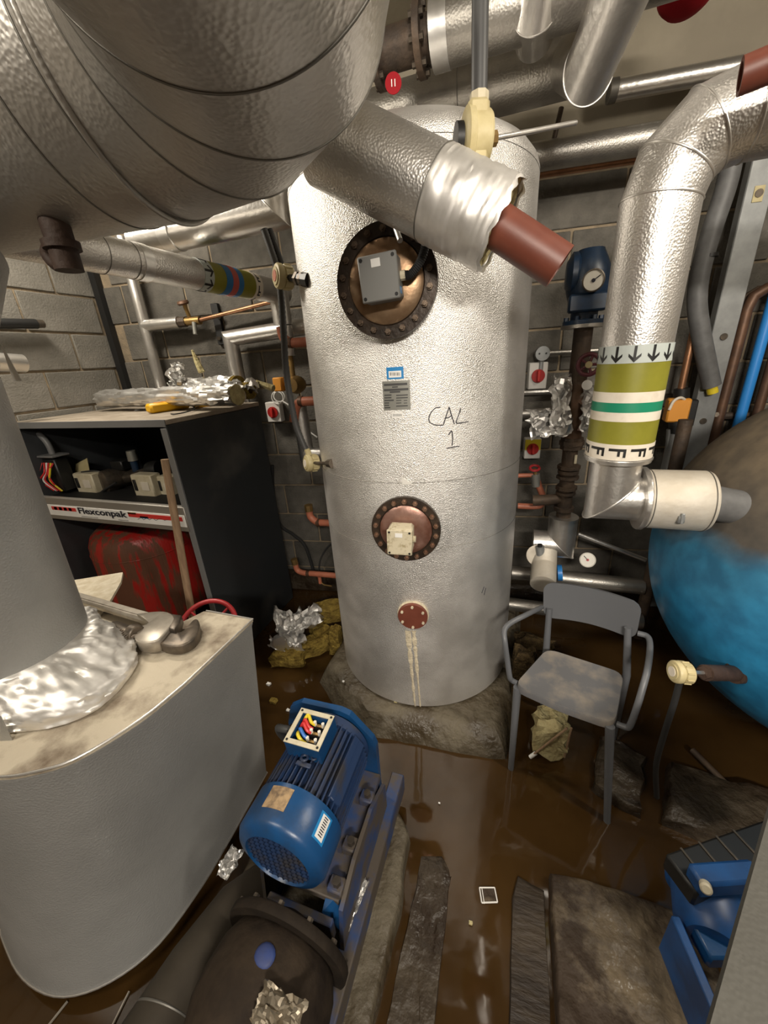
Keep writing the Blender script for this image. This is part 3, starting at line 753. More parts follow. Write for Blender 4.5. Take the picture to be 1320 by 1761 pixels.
for i, (r_, z_) in enumerate(fine):
    ring = []
    for j in range(NN):
        t = 2*math.pi*j/NN
        k = noise.noise(V((t*3.1, i*.10, 2)))*.014 + noise.noise(V((t*11, i*.35, 5)))*.006 + abs(noise.noise(V((t*6-i*.15, i*.25, 9))))*.012 + abs(noise.noise(V((t*19+i*.4, i*.5, 3))))*.007
        w0 = min(1, i/5)*min(1,(len(fine)-1-i)/5)
        tq = (t + math.pi) % (2*math.pi) - math.pi + .05
        r_2 = CR + .012*min(1,i/8) + (r_-CR)*(.10 + .90*math.exp(-(tq/(.52 if tq < 0 else .95))**2))
        ring.append(V((CC.x + math.cos(t)*(r_2+k*w0), CC.y + math.sin(t)*(r_2+k*w0), max(ZT+.002, z_ + k*.6*w0))))
    rs.append(ring)
cm.rings(rs, c0=False, c1=False).build('foil_collar', 'foil_smooth', rz_, 60)
# thin bent sheet corner at the very left edge
a0 = PZ(0,1240,.93); 
one(MB().slab([PY(0,1232,.30), PY(0,1305,.30), PY(22,1275,.31)], .002), 'bent_sheet', 'jacket', 'small bent sheet corner poking in at left edge below the foil collar', 'sheet metal', smooth=0)

# ------------------------------------------------------------------ pipe wrench lying on the box
ZW = ZT
wr = T('pipe_wrench', 'large worn pipe wrench lying on top of the grey box', 'wrench', PZ(270,1095,ZT+.001))
h0 = PZ(140,1030,ZW+.03); h1 = PZ(262,1066,ZW+.03); hd = (h1-h0).normalized(); up = V((0,0,1)); sd = up.cross(hd).normalized()
h0 = h1 - hd*.62
rot = Matrix((hd, sd, up)).transposed()
hb = MB(); hb.bbox((h0+h1)/2, (.62,.040,.026), .007, rot); hb.build('handle', 'steel_tool', wr)
MB().bbox((h0+h1)/2 + up*.0135, (.60,.018,.004), .0015, rot).build('handle_rib', 'steel_tool', wr)
hsd = -sd                                                  # towards the camera
def plate(poly, zc, th, name, m, par):                     # poly in (along, towards camera) metres from h1
    mb = MB(); ps = [h1 + hd*x + hsd*y for x, y in poly]; n = len(ps); b = .004
    c = sum(ps, V((0,0,0)))/n
    mb.rings([[V((p.x,p.y,zc-th/2)) + (c-p).normalized()*b*1 for p in ps], [V((p.x,p.y,zc-th/2+b)) for p in ps], [V((p.x,p.y,zc+th/2-b)) for p in ps], [V((p.x,p.y,zc+th/2)) + (c-p).normalized()*b for p in ps]])
    return mb.build(name, m, par, 30)
def plate_px(pxs, zc, th, name, m, n=3):                   # outline read off the photo on the level of the part
    ps = [PZ(x, y, zc) for x, y in pxs]; ps = [V((q.x,q.y,0)) for q in spline(ps + [ps[0]], n)[:-1]]
    c = sum(ps, V((0,0,0)))/len(ps); b = .0035; mb = MB()
    ins = lambda d: [p + (c-p).normalized()*d for p in ps]
    lev = lambda l, z: [V((p.x,p.y,z)) for p in l]
    mb.rings([lev(ins(b),zc-th/2), lev(ps,zc-th/2+b), lev(ps,zc+th/2-b), lev(ins(b*.4),zc+th/2-b*.4), lev(ins(b*1.2),zc+th/2)])
    return mb.build(name, m, wr, 50)
plate_px([(238,1064),(268,1060),(291,1061),(303,1072),(290,1094),(273,1111),(246,1114),(234,1104),(241,1088),(258,1079)], ZW+.032, .042, 'fixed_housing', 'steel_tool')
plate_px([(291,1062),(314,1065),(311,1078),(302,1091),(288,1088)], ZW+.034, .036, 'heel_jaw', 'steel_dark', 1)
plate_px([(268,1106),(284,1097),(303,1096),(320,1090),(332,1076),(340,1071),(345,1080),(342,1096),(330,1110),(308,1119),(284,1117)], ZW+.022, .034, 'hook_jaw', 'steel_dark')
plate_px([(193,1072),(203,1071),(232,1081),(238,1094),(222,1099),(198,1084)], ZW+.046, .018, 'jaw_shank', 'steel_dark', 1)
sa, sb = PZ(197,1082,ZW+.048), PZ(222,1099,ZW+.048)
for i in range(9):
    MB().bbox(sa.lerp(sb, (i+.5)/9), (.0045,.012,.022), .001, rot).build('shank_thread', 'steel_dark', wr, 0)
nc = PZ(231,1088,ZW+.048); nd = (PZ(262,1100,ZW+.048) - PZ(200,1076,ZW+.048)).normalized()
MB().lathe(nc - nd*.015, nd, [(.0,0),(.022,0),(.025,.003),(.025,.027),(.022,.03),(0,.03)], 20).build('knurled_nut', 'steel_dark', wr)

# ================================================================== motor, guard and pump
MX, MZ, MR = -.538, .415, .126
mt = T('electric_motor', 'blue finned electric motor with open terminal box', 'motor', (MX, .66, .285))
Y0, Y1, Y2 = .455, .575, .825                              # cowl front, cowl back, drive end
MB().lathe((MX,0,MZ), (0,1,0), [(MR*.86,Y1-.004),(MR*.86,Y2-.03),(MR*.98,Y2-.028),(MR*1.0,Y2),(0,Y2)], 56).build('frame_barrel', 'motor_fin', mt)
cw = MB().lathe((MX,0,MZ), (0,1,0), [(MR*.74,Y0+.012),(MR*.78,Y0),(MR*1.0,Y0+.010),(MR*1.08,Y0+.024),(MR*1.08,Y1),(MR*1.05,Y1),(MR*1.05,Y1-.01),(MR*.8,Y1-.01)], 64).build('fan_cowl', 'motor_blue', mt)
MB().lathe((MX,0,MZ), (0,1,0), [(0,Y0+.012),(MR*.8,Y0+.012),(MR*.8,Y0+.02),(0,Y0+.02)], 40).build('fan_grille', 'black', cw)
gb = MB()
for i in range(-5, 6):
    hh = math.sqrt(max(0,(MR*.76)**2 - (i*.017)**2))
    gb.box((MX+i*.017, Y0+.008, MZ), (.004,.006,2*hh)); gb.box((MX, Y0+.008, MZ+i*.017), (2*hh,.006,.004))
gb.build('grille_bars', 'motor_fin', cw, 0)
for i in range(44):                                        # cooling fins
    t = 2*math.pi*i/44
    if math.sin(t) > .86 and False: continue
    d = V((math.cos(t), 0, math.sin(t))); tdir = V((-math.sin(t), 0, math.cos(t)))
    if math.sin(t) < -.8: continue
    ln = (Y2-.03) - Y1; c = V((MX, (Y1+Y2-.03)/2, MZ)) + d*(MR*.86+.010)
    rot = Matrix((d, V((0,1,0)), tdir)).transposed()
    MB().box(c, (.030, ln, .0045), rot).build('fin', 'motor_fin', mt, 0)
for sx in (1,):                                            # flat side pad
    MB().bbox((MX+.105, (Y1+Y2)/2, MZ+.065), (.018, Y2-Y1-.05, .05), .003, Matrix.Rotation(math.radians(-35),3,'Y')).build('side_pad', 'motor_fin', mt)
# terminal box
tb = MB(); tc_ = V((MX-.012, .715, MZ+MR+.028)); rotb = Matrix.Rotation(math.radians(6),3,'X')
def open_box(c, w_, l_, h_, th, rot, mb):
    o = [V((-w_/2,-l_/2,0)),V((w_/2,-l_/2,0)),V((w_/2,l_/2,0)),V((-w_/2,l_/2,0))]
    i_ = [V((x.x*(1-2*th/w_), x.y*(1-2*th/l_), 0)) for x in o]
    f = lambda l, z: [c + rot @ (p + V((0,0,z))) for p in l]
    mb.rings([f(o,-h_/2), f(o,h_/2), f(i_,h_/2), f(i_,-h_/2+.012)])
    return mb
tbo = open_box(tc_, .118, .112, .066, .013, rotb, tb).build('terminal_box', 'motor_blue', mt, 30)
fr = MB(); o = [V((-.060,-.057,0)),V((.060,-.057,0)),V((.060,.057,0)),V((-.060,.057,0))]; 
i_ = [V((-.046,-.030,0)),V((-.030,-.044,0)),V((.046,-.044,0)),V((.046,.030,0)),V((.030,.044,0)),V((-.046,.044,0))]
ii = [V((-.046,-.043,0)),V((.046,-.043,0)),V((.046,.043,0)),V((-.046,.043,0))]
f = lambda l, z: [tc_ + rotb @ (p + V((0,0,z))) for p in l]
fr.rings([f(o,.033), f(o,.036), f(ii,.036), f(ii,.033)], close=True); fr.build('gasket_rim', 'cream_pale', tbo, 0)
for sx in (-1,1):
    for sy in (-1,1):
        p = tc_ + rotb @ V((sx*.052, sy*.049, .036)); MB().cyl(p, p + V((0,0,.0015)), .004, n=8).build('screw_hole', 'black', tbo)
MB().box(tc_ + rotb @ V((0,0,-.012)), (.09,.085,.004), rotb).build('box_floor', 'cab_in', tbo)
for j in range(3):
    MB().bbox(tc_ + rotb @ V((.014,.030-.026*j,.006)), (.05,.009,.008), .002, rotb).build('terminal_link', 'brass', tbo)
    for k in (-1,1):
        p = tc_ + rotb @ V((.014+.014*k,.030-.026*j,.006)); MB().cyl(p, p + V((0,0,.016)), .0055, n=6).build('terminal_nut', 'gauge_face', tbo)
random.seed(4)
for j, (mm, yy) in enumerate((('wire_yellow',.028),('wire_red',.0),('wire_blue',-.018),('wire_yellow',-.035),('wire_red',.012))):
    a = tc_ + rotb @ V((-.045,-.01+.006*j,-.005)); b = tc_ + rotb @ V((-.030,yy+.012,.030)); c = tc_ + rotb @ V((-.012,yy,.022)); d = tc_ + rotb @ V((.0,yy,.012))
    MB().tube(spline([a,b,c,d],5), .0055, 8).build('wire', mm, tbo)
p = tc_ + V((-.058,0,-.002))
MB().cyl(p, p - V((.022,0,0)), .017, n=8).build('cable_gland', 'black', tbo)
tag(MB().tube(spline([p - V((.01,0,0)), p - V((.05,-.0,.005)), p - V((.085,-.02,.04)), p - V((.10,-.05,.12)), p-V((.08,-.10,.26))],8), .012, 12).build('supply_cable', 'conduit_grey', None), 'grey flexible cable entering the open terminal box of the blue motor', 'cable')
# labels on the cowl
def cowl_patch(t0, t1, y0, y1, o, m, name, par):
    rs = []
    for i in range(6):
        t = t0 + (t1-t0)*i/5; d = V((math.cos(t),0,math.sin(t)))
        rs.append([V((MX,y,MZ)) + d*(MR*1.08+k) for y, k in ((y0,-.001),(y1,-.001),(y1,o),(y0,o))])
    return MB().rings(rs).build(name, m, par)
cowl_patch(math.radians(82), math.radians(112), Y0+.045, Y1-.015, .0015, 'deposit_rust' if 'deposit_rust' in MATS else 'cream_rust', 'worn_label', cw) if False else None
mat('label_rust', (.42,.29,.16), (.16,.11,.07), 45, rough=.8, lo=.4, hi=.65)
cowl_patch(math.radians(84), math.radians(114), Y0+.05, Y1-.012, .0015, 'label_rust', 'worn_label', cw)
s_ = cowl_patch(math.radians(26), math.radians(44), Y0+.04, Y1-.015, .0013, 'blue_label', 'asset_sticker', cw)
cowl_patch(math.radians(29), math.radians(41), Y0+.045, Y1-.02, .0018, 'white', 'sticker_panel', s_)
for i in range(8): cowl_patch(math.radians(32), math.radians(38), Y0+.052+i*.006, Y0+.0545+i*.006, .0022, 'ink', 'barcode_bar', s_)
# two pale bits of lettering cast on the fins
MB().bbox((MX+.002,.635,MZ+MR+.010), (.05,.014,.006), .002).build('eye_pad', 'motor_fin', mt)
MB().torus((MX-.002,.65,MZ+MR+.017), (0,.2,1), .010, .004, 16, 6).build('lifting_eye', 'motor_fin', mt)
MB().torus((MX+.024,.66,MZ+MR+.013), (0,.2,1), .007, .003, 16, 6).build('lifting_eye', 'motor_fin', mt)
# belt guard: octagonal plate with turned edge
gd = T('belt_guard', 'octagonal blue belt guard plate behind the blue motor', 'guard', (-.555, .85, .06))
oc = [(-.71,.510),(-.66,.545),(-.51,.550),(-.475,.540),(-.398,.450),(-.388,.42),(-.39,.05),(-.73,.05),(-.735,.42)]
g = MB(); r0 = [V((x,.835,z)) for x, z in oc]; r1 = [V((x,.842,z)) for x, z in oc]; g.rings([r0, r1]); g.build('front_plate', 'motor_blue', gd, 0)
g = MB(); c = V((-.555,0,.38)); 
r2 = [V((x,.842,z)) for x, z in oc]; r3 = [V((x,.856,z)) for x, z in oc]; r4 = [V((c.x+(x-c.x)*.985,.856,c.z+(z-c.z)*.985)) for x, z in oc]; r5 = [V((c.x+(x-c.x)*.985,.842,c.z+(z-c.z)*.985)) for x, z in oc]
g.rings([r2,r3,r4,r5], close=True).build('rim_sheet', 'motor_blue', gd, 0)
# motor slide base: blue fabricated frame
fb_ = T('motor_base_frame', 'dusty blue steel frame carrying the blue motor', 'frame', (-.45,.62,.06))
MB().bbox((-.50,.655,.272), (.24,.36,.024), .003).build('slide_plate', 'blue_dusty', fb_)
MB().slab([(-.372,.42,.06),(-.372,.46,.285),(-.372,.56,.32),(-.372,.70,.32),(-.372,.82,.26),(-.372,.82,.06)], .012).build('side_web', 'blue_dusty', fb_, 0)
MB().slab([(-.63,.82,.06),(-.63,.82,.26),(-.63,.48,.26),(-.63,.45,.06)], .012).build('side_web', 'blue_dusty', fb_, 0)
for Y in (.50,.60,.74):
    MB().bbox((-.395,Y,.295), (.045,.04,.03), .004).build('foot_block', 'blue_dusty', fb_)
    MB().cyl((-.392,Y,.31),(-.392,Y,.326), .012, n=6).build('bolt', 'steel_dark', fb_)
MB().bbox((-.48,.435,.24), (.20,.02,.07), .003).build('front_lip', 'blue_dusty', fb_)
MB().slab([(-.42,.45,.262),(-.372,.45,.20),(-.372,.50,.30),(-.42,.52,.30)], .006).build('gusset', 'motor_blue', fb_, 0)
# steel channel base along the plinth
one(MB().bbox((-.355,.52,.10), (.05,.85,.085), .004), 'channel_base', 'blue_dusty', 'long dirty steel channel bolted to the concrete beside the pump', 'steel channel')
# pump body in the foreground
pu = T('circulation_pump', 'dark dirty pump casing in front of the blue motor', 'pump', (-.50,.33,.05))
mat('pump_paint', (.016,.011,.008), (.036,.025,.016), 7, rough=.8, spec=.2, bump=.4, bscale=30)
MB().lathe((-.495,.0,.215), (0,1,0), [(0,.16),(.10,.16),(.15,.18),(.165,.22),(.168,.27),(.160,.33),(.135,.38),(.09,.41),(.06,.43),(0,.43)], 48).build('volute', 'pump_paint', pu)
MB().lathe((-.495,0,.215), (0,1,0), [(.10,.368),(.172,.368),(.175,.372),(.175,.388),(.172,.392),(.10,.392)], 48).build('casing_flange', 'pump_dark', pu)
for i in range(12):
    t = 2*math.pi*i/12; MB().cyl((-.495+.16*math.cos(t),.392,.215+.16*math.sin(t)), (-.495+.16*math.cos(t),.402,.215+.16*math.sin(t)), .009, n=6).build('bolt', 'steel_dark', pu)
MB().sphere((-.48,.305,.376), .026, 16, 8, (1,.9,.35)).build('blue_paint_patch', 'blue_spot', pu)
MB().lathe((-.495,0,.19), (0,1,0), [(0,.02),(.115,.02),(.13,.03),(.13,.075),(.10,.09),(.08,.17),(0,.17)], 40).build('suction_flange', 'pump_dark', pu)
MB().bbox((-.495,.30,.085), (.2,.2,.10), .01).build('pump_foot', 'pump_dark', pu)
# dark lagged suction pipe between pump and box
sp_ = T('suction_pipe', 'dark grey lagged pipe bend between the grey box and the pump', 'pipe', (-.80,.2,0))
MB().tube([(-.70,.50,.05),(-.725,.42,.10),(-.755,.28,.115),(-.78,.1,.115),(-.80,-.35,.115)], .078, 40).build('cladding', 'jacket_dark', sp_, 60)
MB().torus((-.766,.2,.115), (-.14,1,0), .0785, .003, 40, 6).build('lap_seam', 'seam', sp_)
# foil scraps by the pump
def foil_scrap(c, sx, sy, seed, amp, name='foil_scrap', n=16, rotz=0., tilt=0., m='foil', droop=0.):
    mb = MB(); c = V(c); R_ = Matrix.Rotation(rotz,3,'Z') @ Matrix.Rotation(tilt,3,'X')
    vs = []; 
    for j in range(n+1):
        for i in range(n+1):
            x = (i/n-.5)*sx; y = (j/n-.5)*sy
            q = V((x/sx*3+seed*7.1, y/sy*3, seed))
            dz = noise.noise(q)*amp + noise.noise(q*2.7)*amp*.45 + abs(noise.noise(q*1.6+V((5,2,1))))*amp*.9
            ex = noise.noise(q*2+V((9,1,4)))*amp*.5; ey = noise.noise(q*2+V((2,8,3)))*amp*.5
            edge = max(abs(i/n-.5), abs(j/n-.5))*2; rag = 1 + .12*noise.noise(V((i*1.7,j*1.9,seed)))*(edge > .95)
            vs.append(c + R_ @ V((x*rag+ex, y*rag+ey, dz - droop*edge*edge)))
    fs = [(j*(n+1)+i, j*(n+1)+i+1, (j+1)*(n+1)+i+1, (j+1)*(n+1)+i) for j in range(n) for i in range(n)]
    k = len(vs); up_ = [p - R_ @ V((0,0,.0012)) for p in vs]
    mb.add(vs + up_, fs + [tuple(reversed([q+k for q in f])) for f in fs]); return mb
one(foil_scrap(PZ(480,1742,.385), .11, .06, 3, .02), 'foil_scrap', 'foil_dirty', 'crumpled foil lagging on the pump at the bottom edge', 'foil', 'loose foil', 12)
one(foil_scrap(PZ(610,1550,.16), .035, .12, 5, .01, rotz=-.15), 'foil_scrap', 'foil', 'narrow bright foil strip beside the steel channel', 'foil', 'loose foil', 12)
one(foil_scrap(PZ(457,1530,.10), .05, .08, 6, .02), 'foil_scrap', 'foil', 'small foil shred below the motor fan cowl', 'foil', 'loose foil', 12)
one(foil_scrap(PZ(395,1485,.10), .05, .08, 8, .02), 'foil_scrap', 'foil', 'foil shred under the rounded edge of the grey box', 'foil', 'loose foil', 12)
# concrete plinths at the bottom of the picture
def rough_slab(poly, z1, name, m, label, cat, seed, amp=.012, z0=-.05, inset=.02):
    mb = MB(); rings_ = []; c = sum((V((*p,0)) for p in poly), V((0,0,0)))/len(poly)
    dense = []
    for i in range(len(poly)):
        a = V((*poly[i],0)); b = V((*poly[(i+1) % len(poly)],0)); k_ = max(2,int((b-a).length/.05))
        dense += [a.lerp(b,k/k_) for k in range(k_)]
    for z, s in ((z0,1.02),(z1-.02,1.0),(z1-.004,.975),(z1,.95),(z1,.75),(z1,.5),(z1,.25),(z1,.02)):
        rings_.append([V((c.x+(p.x-c.x)*s, c.y+(p.y-c.y)*s, z)) for p in dense])
    mb.rings(rings_).shake(amp, 11, seed); return one(mb, name, m, label, cat, smooth=60)
rough_slab([(-.80,.0),(-.27,.0),(-.255,.60),(-.275,.80),(-.33,.86),(-.80,.92)], .062, 'pump_plinth', 'concrete', 'wet concrete plinth under the blue motor and pump', 'plinth', 2)
rough_slab([(-.235,.10),(-.10,.10),(-.115,.76),(-.16,.80),(-.225,.79)], .006, 'mud_bank', 'concrete_wet', 'low muddy ridge in the water beside the pump plinth', 'mud', 5, .012)
rough_slab([(.075,.05),(.185,.05),(.185,.80),(.10,.815),(.08,.75)], .014, 'timber_board', 'timber', 'dark waterlogged board next to the pale concrete block', 'board', 6, .006)
rough_slab([(.19,.05),(.62,.05),(.62,.84),(.40,.845),(.20,.835)], .055, 'pump_plinth', 'mud', 'pale muddy concrete block at lower right by the blue pump', 'plinth', 9, .010)
# ------------------------------------------------------------------ second pump at the lower right
p2 = T('blue_pump', 'bright blue pump frame at lower right corner', 'pump', PZ(1230,1620,.06))
A = PZ(1160,1576,.22); Bq = PZ(1236,1752,.22); dd = (Bq-A).normalized()
rot = Matrix((dd, V((0,0,1)).cross(dd), V((0,0,1)))).transposed()
MB().bbox((A+Bq)/2 + dd*.1 - V((0,0,.08)), ((Bq-A).length+.2, .022, .17), .003, rot).build('frame_flange', 'blue_bright' if 'blue_bright' in MATS else 'motor_blue', p2)
mat('blue_bright', (.012,.085,.28), (.014,.05,.15), 9, rough=.4)
p2.children[0].data.materials[0] = MATS['blue_bright']
bA = PZ(1240,1560,.30)
MB().lathe(bA + V((.02,.07,-.10)), (.25,1,0), [(0,-.11),(.06,-.11),(.085,-.08),(.088,.0),(.10,.01),(.10,.03),(.07,.04),(0,.04)], 36).build('pump_casing', 'blue_bright', p2)
MB().bbox(PZ(1245,1510,.34), (.17,.05,.06), .008, Matrix.Rotation(.35,3,'Z')).build('bearing_cap', 'blue_bright', p2)
MB().bbox(PZ(1255,1600,.2), (.2,.12,.05), .006, Matrix.Rotation(.3,3,'Z')).build('mounting_plate', 'motor_blue', p2)
q = PZ(1213,1526,.37); MB().lathe(q, (-.3,-.8,.6), [(0,-.01),(.013,-.01),(.013,.008),(.009,.012),(0,.012)], 20).build('end_plug', 'cream_pale', p2)
cg = T('coupling_guard', 'black slatted coupling guard above the blue pump at lower right', 'guard', PZ(1240,1500,.26))
gA = PZ(1175,1500,.33); gB = PZ(1300,1455,.33); dd = (gB-gA).normalized(); rot = Matrix((dd, V((0,0,1)).cross(dd), V((0,0,1)))).transposed()
MB().bbox((gA+gB)/2 + dd*.06 - V((0,0,.03)), ((gB-gA).length+.14,.09,.06), .006, rot).build('guard_body', 'black', cg)
for k in range(4): MB().bbox(gA + dd*(.04+.06*k) + V((0,0,.002)), (.006,.092,.004), .001, rot).build('guard_rib', 'steel_dark', cg)
# grey jacket at the right edge
jA = V((.257,.289,0)); jB = V((.462,.609,0)); jd = (jB-jA).normalized(); jn = V((jd.y,-jd.x,0))
pl_ = [jA - jd*.22, jB + jd*.05, jB + jd*.10 + jn*.06, jB + jd*.10 + jn*.4, jA - jd*.22 + jn*.4]
rj = T('lagged_box', 'plain grey lagging box at the lower right edge', 'box', sum(pl_, V((0,0,0)))/5)
mb = MB(); cpl = sum(pl_, V((0,0,0)))/5
mb.rings([[V((p.x,p.y,.45)) + (cpl-p)*.6 for p in pl_],[V((p.x,p.y,.86)) + (cpl-p)*.06 for p in pl_],[V((p.x,p.y,.892)) for p in pl_],[V((p.x,p.y,.9)) + (cpl-p).normalized()*.006 for p in pl_]]); mb.build('sheet_casing', 'right_jacket', rj, 30)
for x, y in ((.25,.2),(.5,.25)):
    q_ = jA + jn*y + jd*(x-.2); MB().cyl((q_.x,q_.y,-.04),(q_.x,q_.y,.46), .03, n=16).build('leg', 'iron_pipe', rj)

# ================================================================== chair
ch = T('armchair', 'grey plastic armchair standing in the brown water beside the tank', 'chair', (.27,1.27,0))
sFL, sFR, sBL, sBR = PZ(883,1178,.45), PZ(1058,1247,.45), PZ(940,1115,.45), PZ(1073,1158,.45)
def rounded(poly, r, n=5):
    out = []; m = len(poly)
    for i in range(m):
        p = poly[i]; a = (poly[i-1]-p).normalized(); b = (poly[(i+1) % m]-p).normalized(); rr = min(r, (poly[i-1]-p).length*.4, (poly[(i+1) % m]-p).length*.4)
        s0 = p + a*rr; s1 = p + b*rr
        for k in range(n+1):
            t = k/n; out.append(s0*(1-t)**2 + p*2*t*(1-t) + s1*t*t)
    return out
fm_ = (sFL+sFR)/2; bk_ = (sBL+sBR)/2; fwd = (fm_-bk_); fwd.z = 0; fwd.normalize()
quad = rounded([sFL, fm_ + fwd*.012, sFR, sBR, sBL], .045)
def lv(l, z, s=1.): 
    c = sum(l, V((0,0,0)))/len(l); return [V((c.x+(p.x-c.x)*s, c.y+(p.y-c.y)*s, z)) for p in l]
MB().rings([lv(quad,.418,.97), lv(quad,.420,1), lv(quad,.446,1.0), lv(quad,.452,.985), lv(quad,.449,.9), lv(quad,.447,.4)]).build('seat', 'chair_seat', ch, 40)
side = (sFR-sFL).normalized(); side.z = 0; side.normalize()
bp0 = (sBL+sBR)/2 - fwd*.03; bn = (fwd + V((0,0,.14))).normalized()
tl, tr, bl_, br_ = [PP(x,y,bp0 + V((0,0,0)),bn) for x, y in ((934,1001),(1104,1040),(934,1062),(1092,1101))]
bk = MB(); nb_ = 14; fr_, bk2 = [], []
def bpt(s, t):                                            # curved back panel with rounded corners
    top = tl.lerp(tr, s); bot = bl_.lerp(br_, s); p = bot.lerp(top, t); return p - fwd*(.035*math.sin(math.pi*s)) 
outl = []
rc = .10
for (cx_, cy_, a0) in ((1-rc*.6,1-rc*1.6,0),(rc*.6,1-rc*1.6,90),(rc*.6,rc*1.6,180),(1-rc*.6,rc*1.6,270)):
    for k in range(6):
        t = math.radians(a0 + 90*k/5); outl.append((cx_ + rc*.6*math.cos(t), cy_ + rc*1.6*math.sin(t)))
# build as a grid so that the curve is followed
gr = MB(); gn, gm = 20, 10; F_, B_ = [], []
for j in range(gm+1):
    for i in range(gn+1):
        s, t = i/gn, j/gm
        # squash the corners
        e = max(0, abs(t-.5)*2 - .6)/.4; s2 = .5 + (s-.5)*(1 - .07*e*e)
        e2 = max(0, abs(s-.5)*2 - .85)/.15; t2 = .5 + (t-.5)*(1 - .12*e2*e2)
        p = bpt(s2, t2); F_.append(p); B_.append(p - bn*.012)
k = len(F_); fs = []
for j in range(gm):
    for i in range(gn):
        q = (j*(gn+1)+i, j*(gn+1)+i+1, (j+1)*(gn+1)+i+1, (j+1)*(gn+1)+i); fs.append(q); fs.append(tuple(reversed([x+k for x in q])))
bd_ = [i for i in range(gn+1)] + [(j+1)*(gn+1)-1 for j in range(1,gm+1)] + [gm*(gn+1)+i for i in range(gn-1,-1,-1)] + [j*(gn+1) for j in range(gm-1,0,-1)]
for i in range(len(bd_)): a, b = bd_[i], bd_[(i+1) % len(bd_)]; fs.append((a, b, b+k, a+k))
gr.add(F_+B_, fs).build('backrest', 'chair_frame', ch, 40)
def legm(top, bot, name='leg', r0=.0155, r1=.0115): MB().tube([top, top.lerp(bot,.5), bot], [r0,(r0+r1)/2,r1], 14).build(name, 'chair_frame', ch)
gFL, gFR = PZ(878,1322,0), PZ(1045,1414,0)
legm(V((sFL.x+.015,sFL.y+.012,.43)), V((gFL.x,gFL.y,-.03))); legm(V((sFR.x-.012,sFR.y+.01,.43)), V((gFR.x,gFR.y,-.03)))
uL = PP(938,1060,bp0,bn) + side*.012; uR = PP(1086,1098,bp0,bn) - side*.014
jL = PP(937,1120,bp0,bn) + side*.004; jR = PP(1077,1160,bp0,bn)
for up_, mid in ((uL + (uL-jL)*.25, jL), (uR + (uR-jR)*.25, jR)):
    d = (mid-up_).normalized(); foot = mid + V((0,0,-(mid.z+.03))) - fwd*.06
    MB().tube([up_, mid, mid.lerp(foot,.5), foot], [.0125,.0145,.013,.0115], 14).build('back_leg', 'chair_frame', ch)
armz = .655
aL = [PP(931,1044,bp0,bn), PZ(905,1057,armz+.005), PZ(878,1071,armz), PZ(867,1084,armz-.012), PZ(868,1105,armz-.045), PZ(872,1135,.53), PZ(876,1163,.455), PZ(880,1170,.43), sFL.lerp(sBL,.12)-V((0,0,.018))]
MB().tube(spline(aL,5), .0105, 12).build('armrest', 'chair_frame', ch, 60)
zr = .625
aR = [PP(1096,1089,bp0,bn), PZ(1112,1094,zr+.005), PZ(1117,1106,zr+.002), PZ(1116,1130,zr), PZ(1112,1155,zr-.008), PZ(1106,1178,zr-.035), PZ(1096,1212,.53), PZ(1085,1243,.455), PZ(1078,1251,.43), PZ(1060,1245,.425)]
MB().tube(spline(aR,5), .0105, 12).build('armrest', 'chair_frame', ch, 60)

# ================================================================== debris on the floor
def chunk(c, size, seed, amp=.18, rotz=0., n=4, tilt=0.):
    mb = MB(); c = V(c); S = V(size); R_ = Matrix.Rotation(rotz,3,'Z') @ Matrix.Rotation(tilt,3,'Y'); bmm = bmesh.new(); bmesh.ops.create_cube(bmm, size=1)
    bmesh.ops.subdivide_edges(bmm, edges=bmm.edges[:], cuts=n, use_grid_fill=True)
    bmm.verts.ensure_lookup_table()
    vs = []
    for v_ in bmm.verts:
        q = v_.co.copy(); l = max(abs(q.x),abs(q.y),abs(q.z)); sph = q.normalized()*.5
        q = q.lerp(sph, .25); q += noise.noise_vector(q*3.1 + V((seed*5,seed,2)))*amp + noise.noise_vector(q*9 + V((seed,seed*3,2)))*amp*.35
        vs.append(c + R_ @ V((q.x*S.x, q.y*S.y, q.z*S.z)))
    fs = [tuple(v_.index for v_ in f.verts) for f in bmm.faces]; bmm.free()
    return mb.add(vs, fs)
GW = 'loose mineral wool on the floor'
for (x, y, z, sz, sd_, rz2, lab) in (
    (497,1128,.05,(.20,.11,.10),1,.25,'ragged yellow mineral wool slab nearest the grey box corner'),
    (540,1108,.06,(.19,.10,.10),2,.75,'broken yellow mineral wool slab in front of the foil scraps'),
    (550,1088,.09,(.10,.10,.13),3,.9,'upright lump of yellow mineral wool beside crumpled foil'),
    (573,1050,.17,(.26,.12,.10),4,.55,'long mineral wool half shell leaning against the tank side'),
    (577,1100,.09,(.07,.10,.16),7,.2,'dark torn mineral wool wedge between foil and tank plinth')):
    one(chunk(PZ(x,y,z), sz, sd_, .16, rz2), 'mineral_wool', 'wool', lab, 'insulation', GW, 25)
one(foil_scrap(PZ(498,1085,.17), .15, .26, 11, .09, rotz=.5, tilt=.6), 'foil_scrap', 'foil', 'crumpled foil scrap heaped on the left of the wool debris', 'foil', 'loose foil', 12)
one(foil_scrap(PZ(523,1070,.20), .20, .12, 13, .07, rotz=.9, tilt=.5), 'foil_scrap', 'foil', 'crumpled foil sheet lying over the wool beside the tank', 'foil', 'loose foil', 12)
one(foil_scrap(PZ(485,1107,.13), .14, .07, 17, .05, rotz=.2), 'foil_scrap', 'foil', 'small foil scrap on the yellow wool nearest the cabinet', 'foil', 'loose foil', 12)
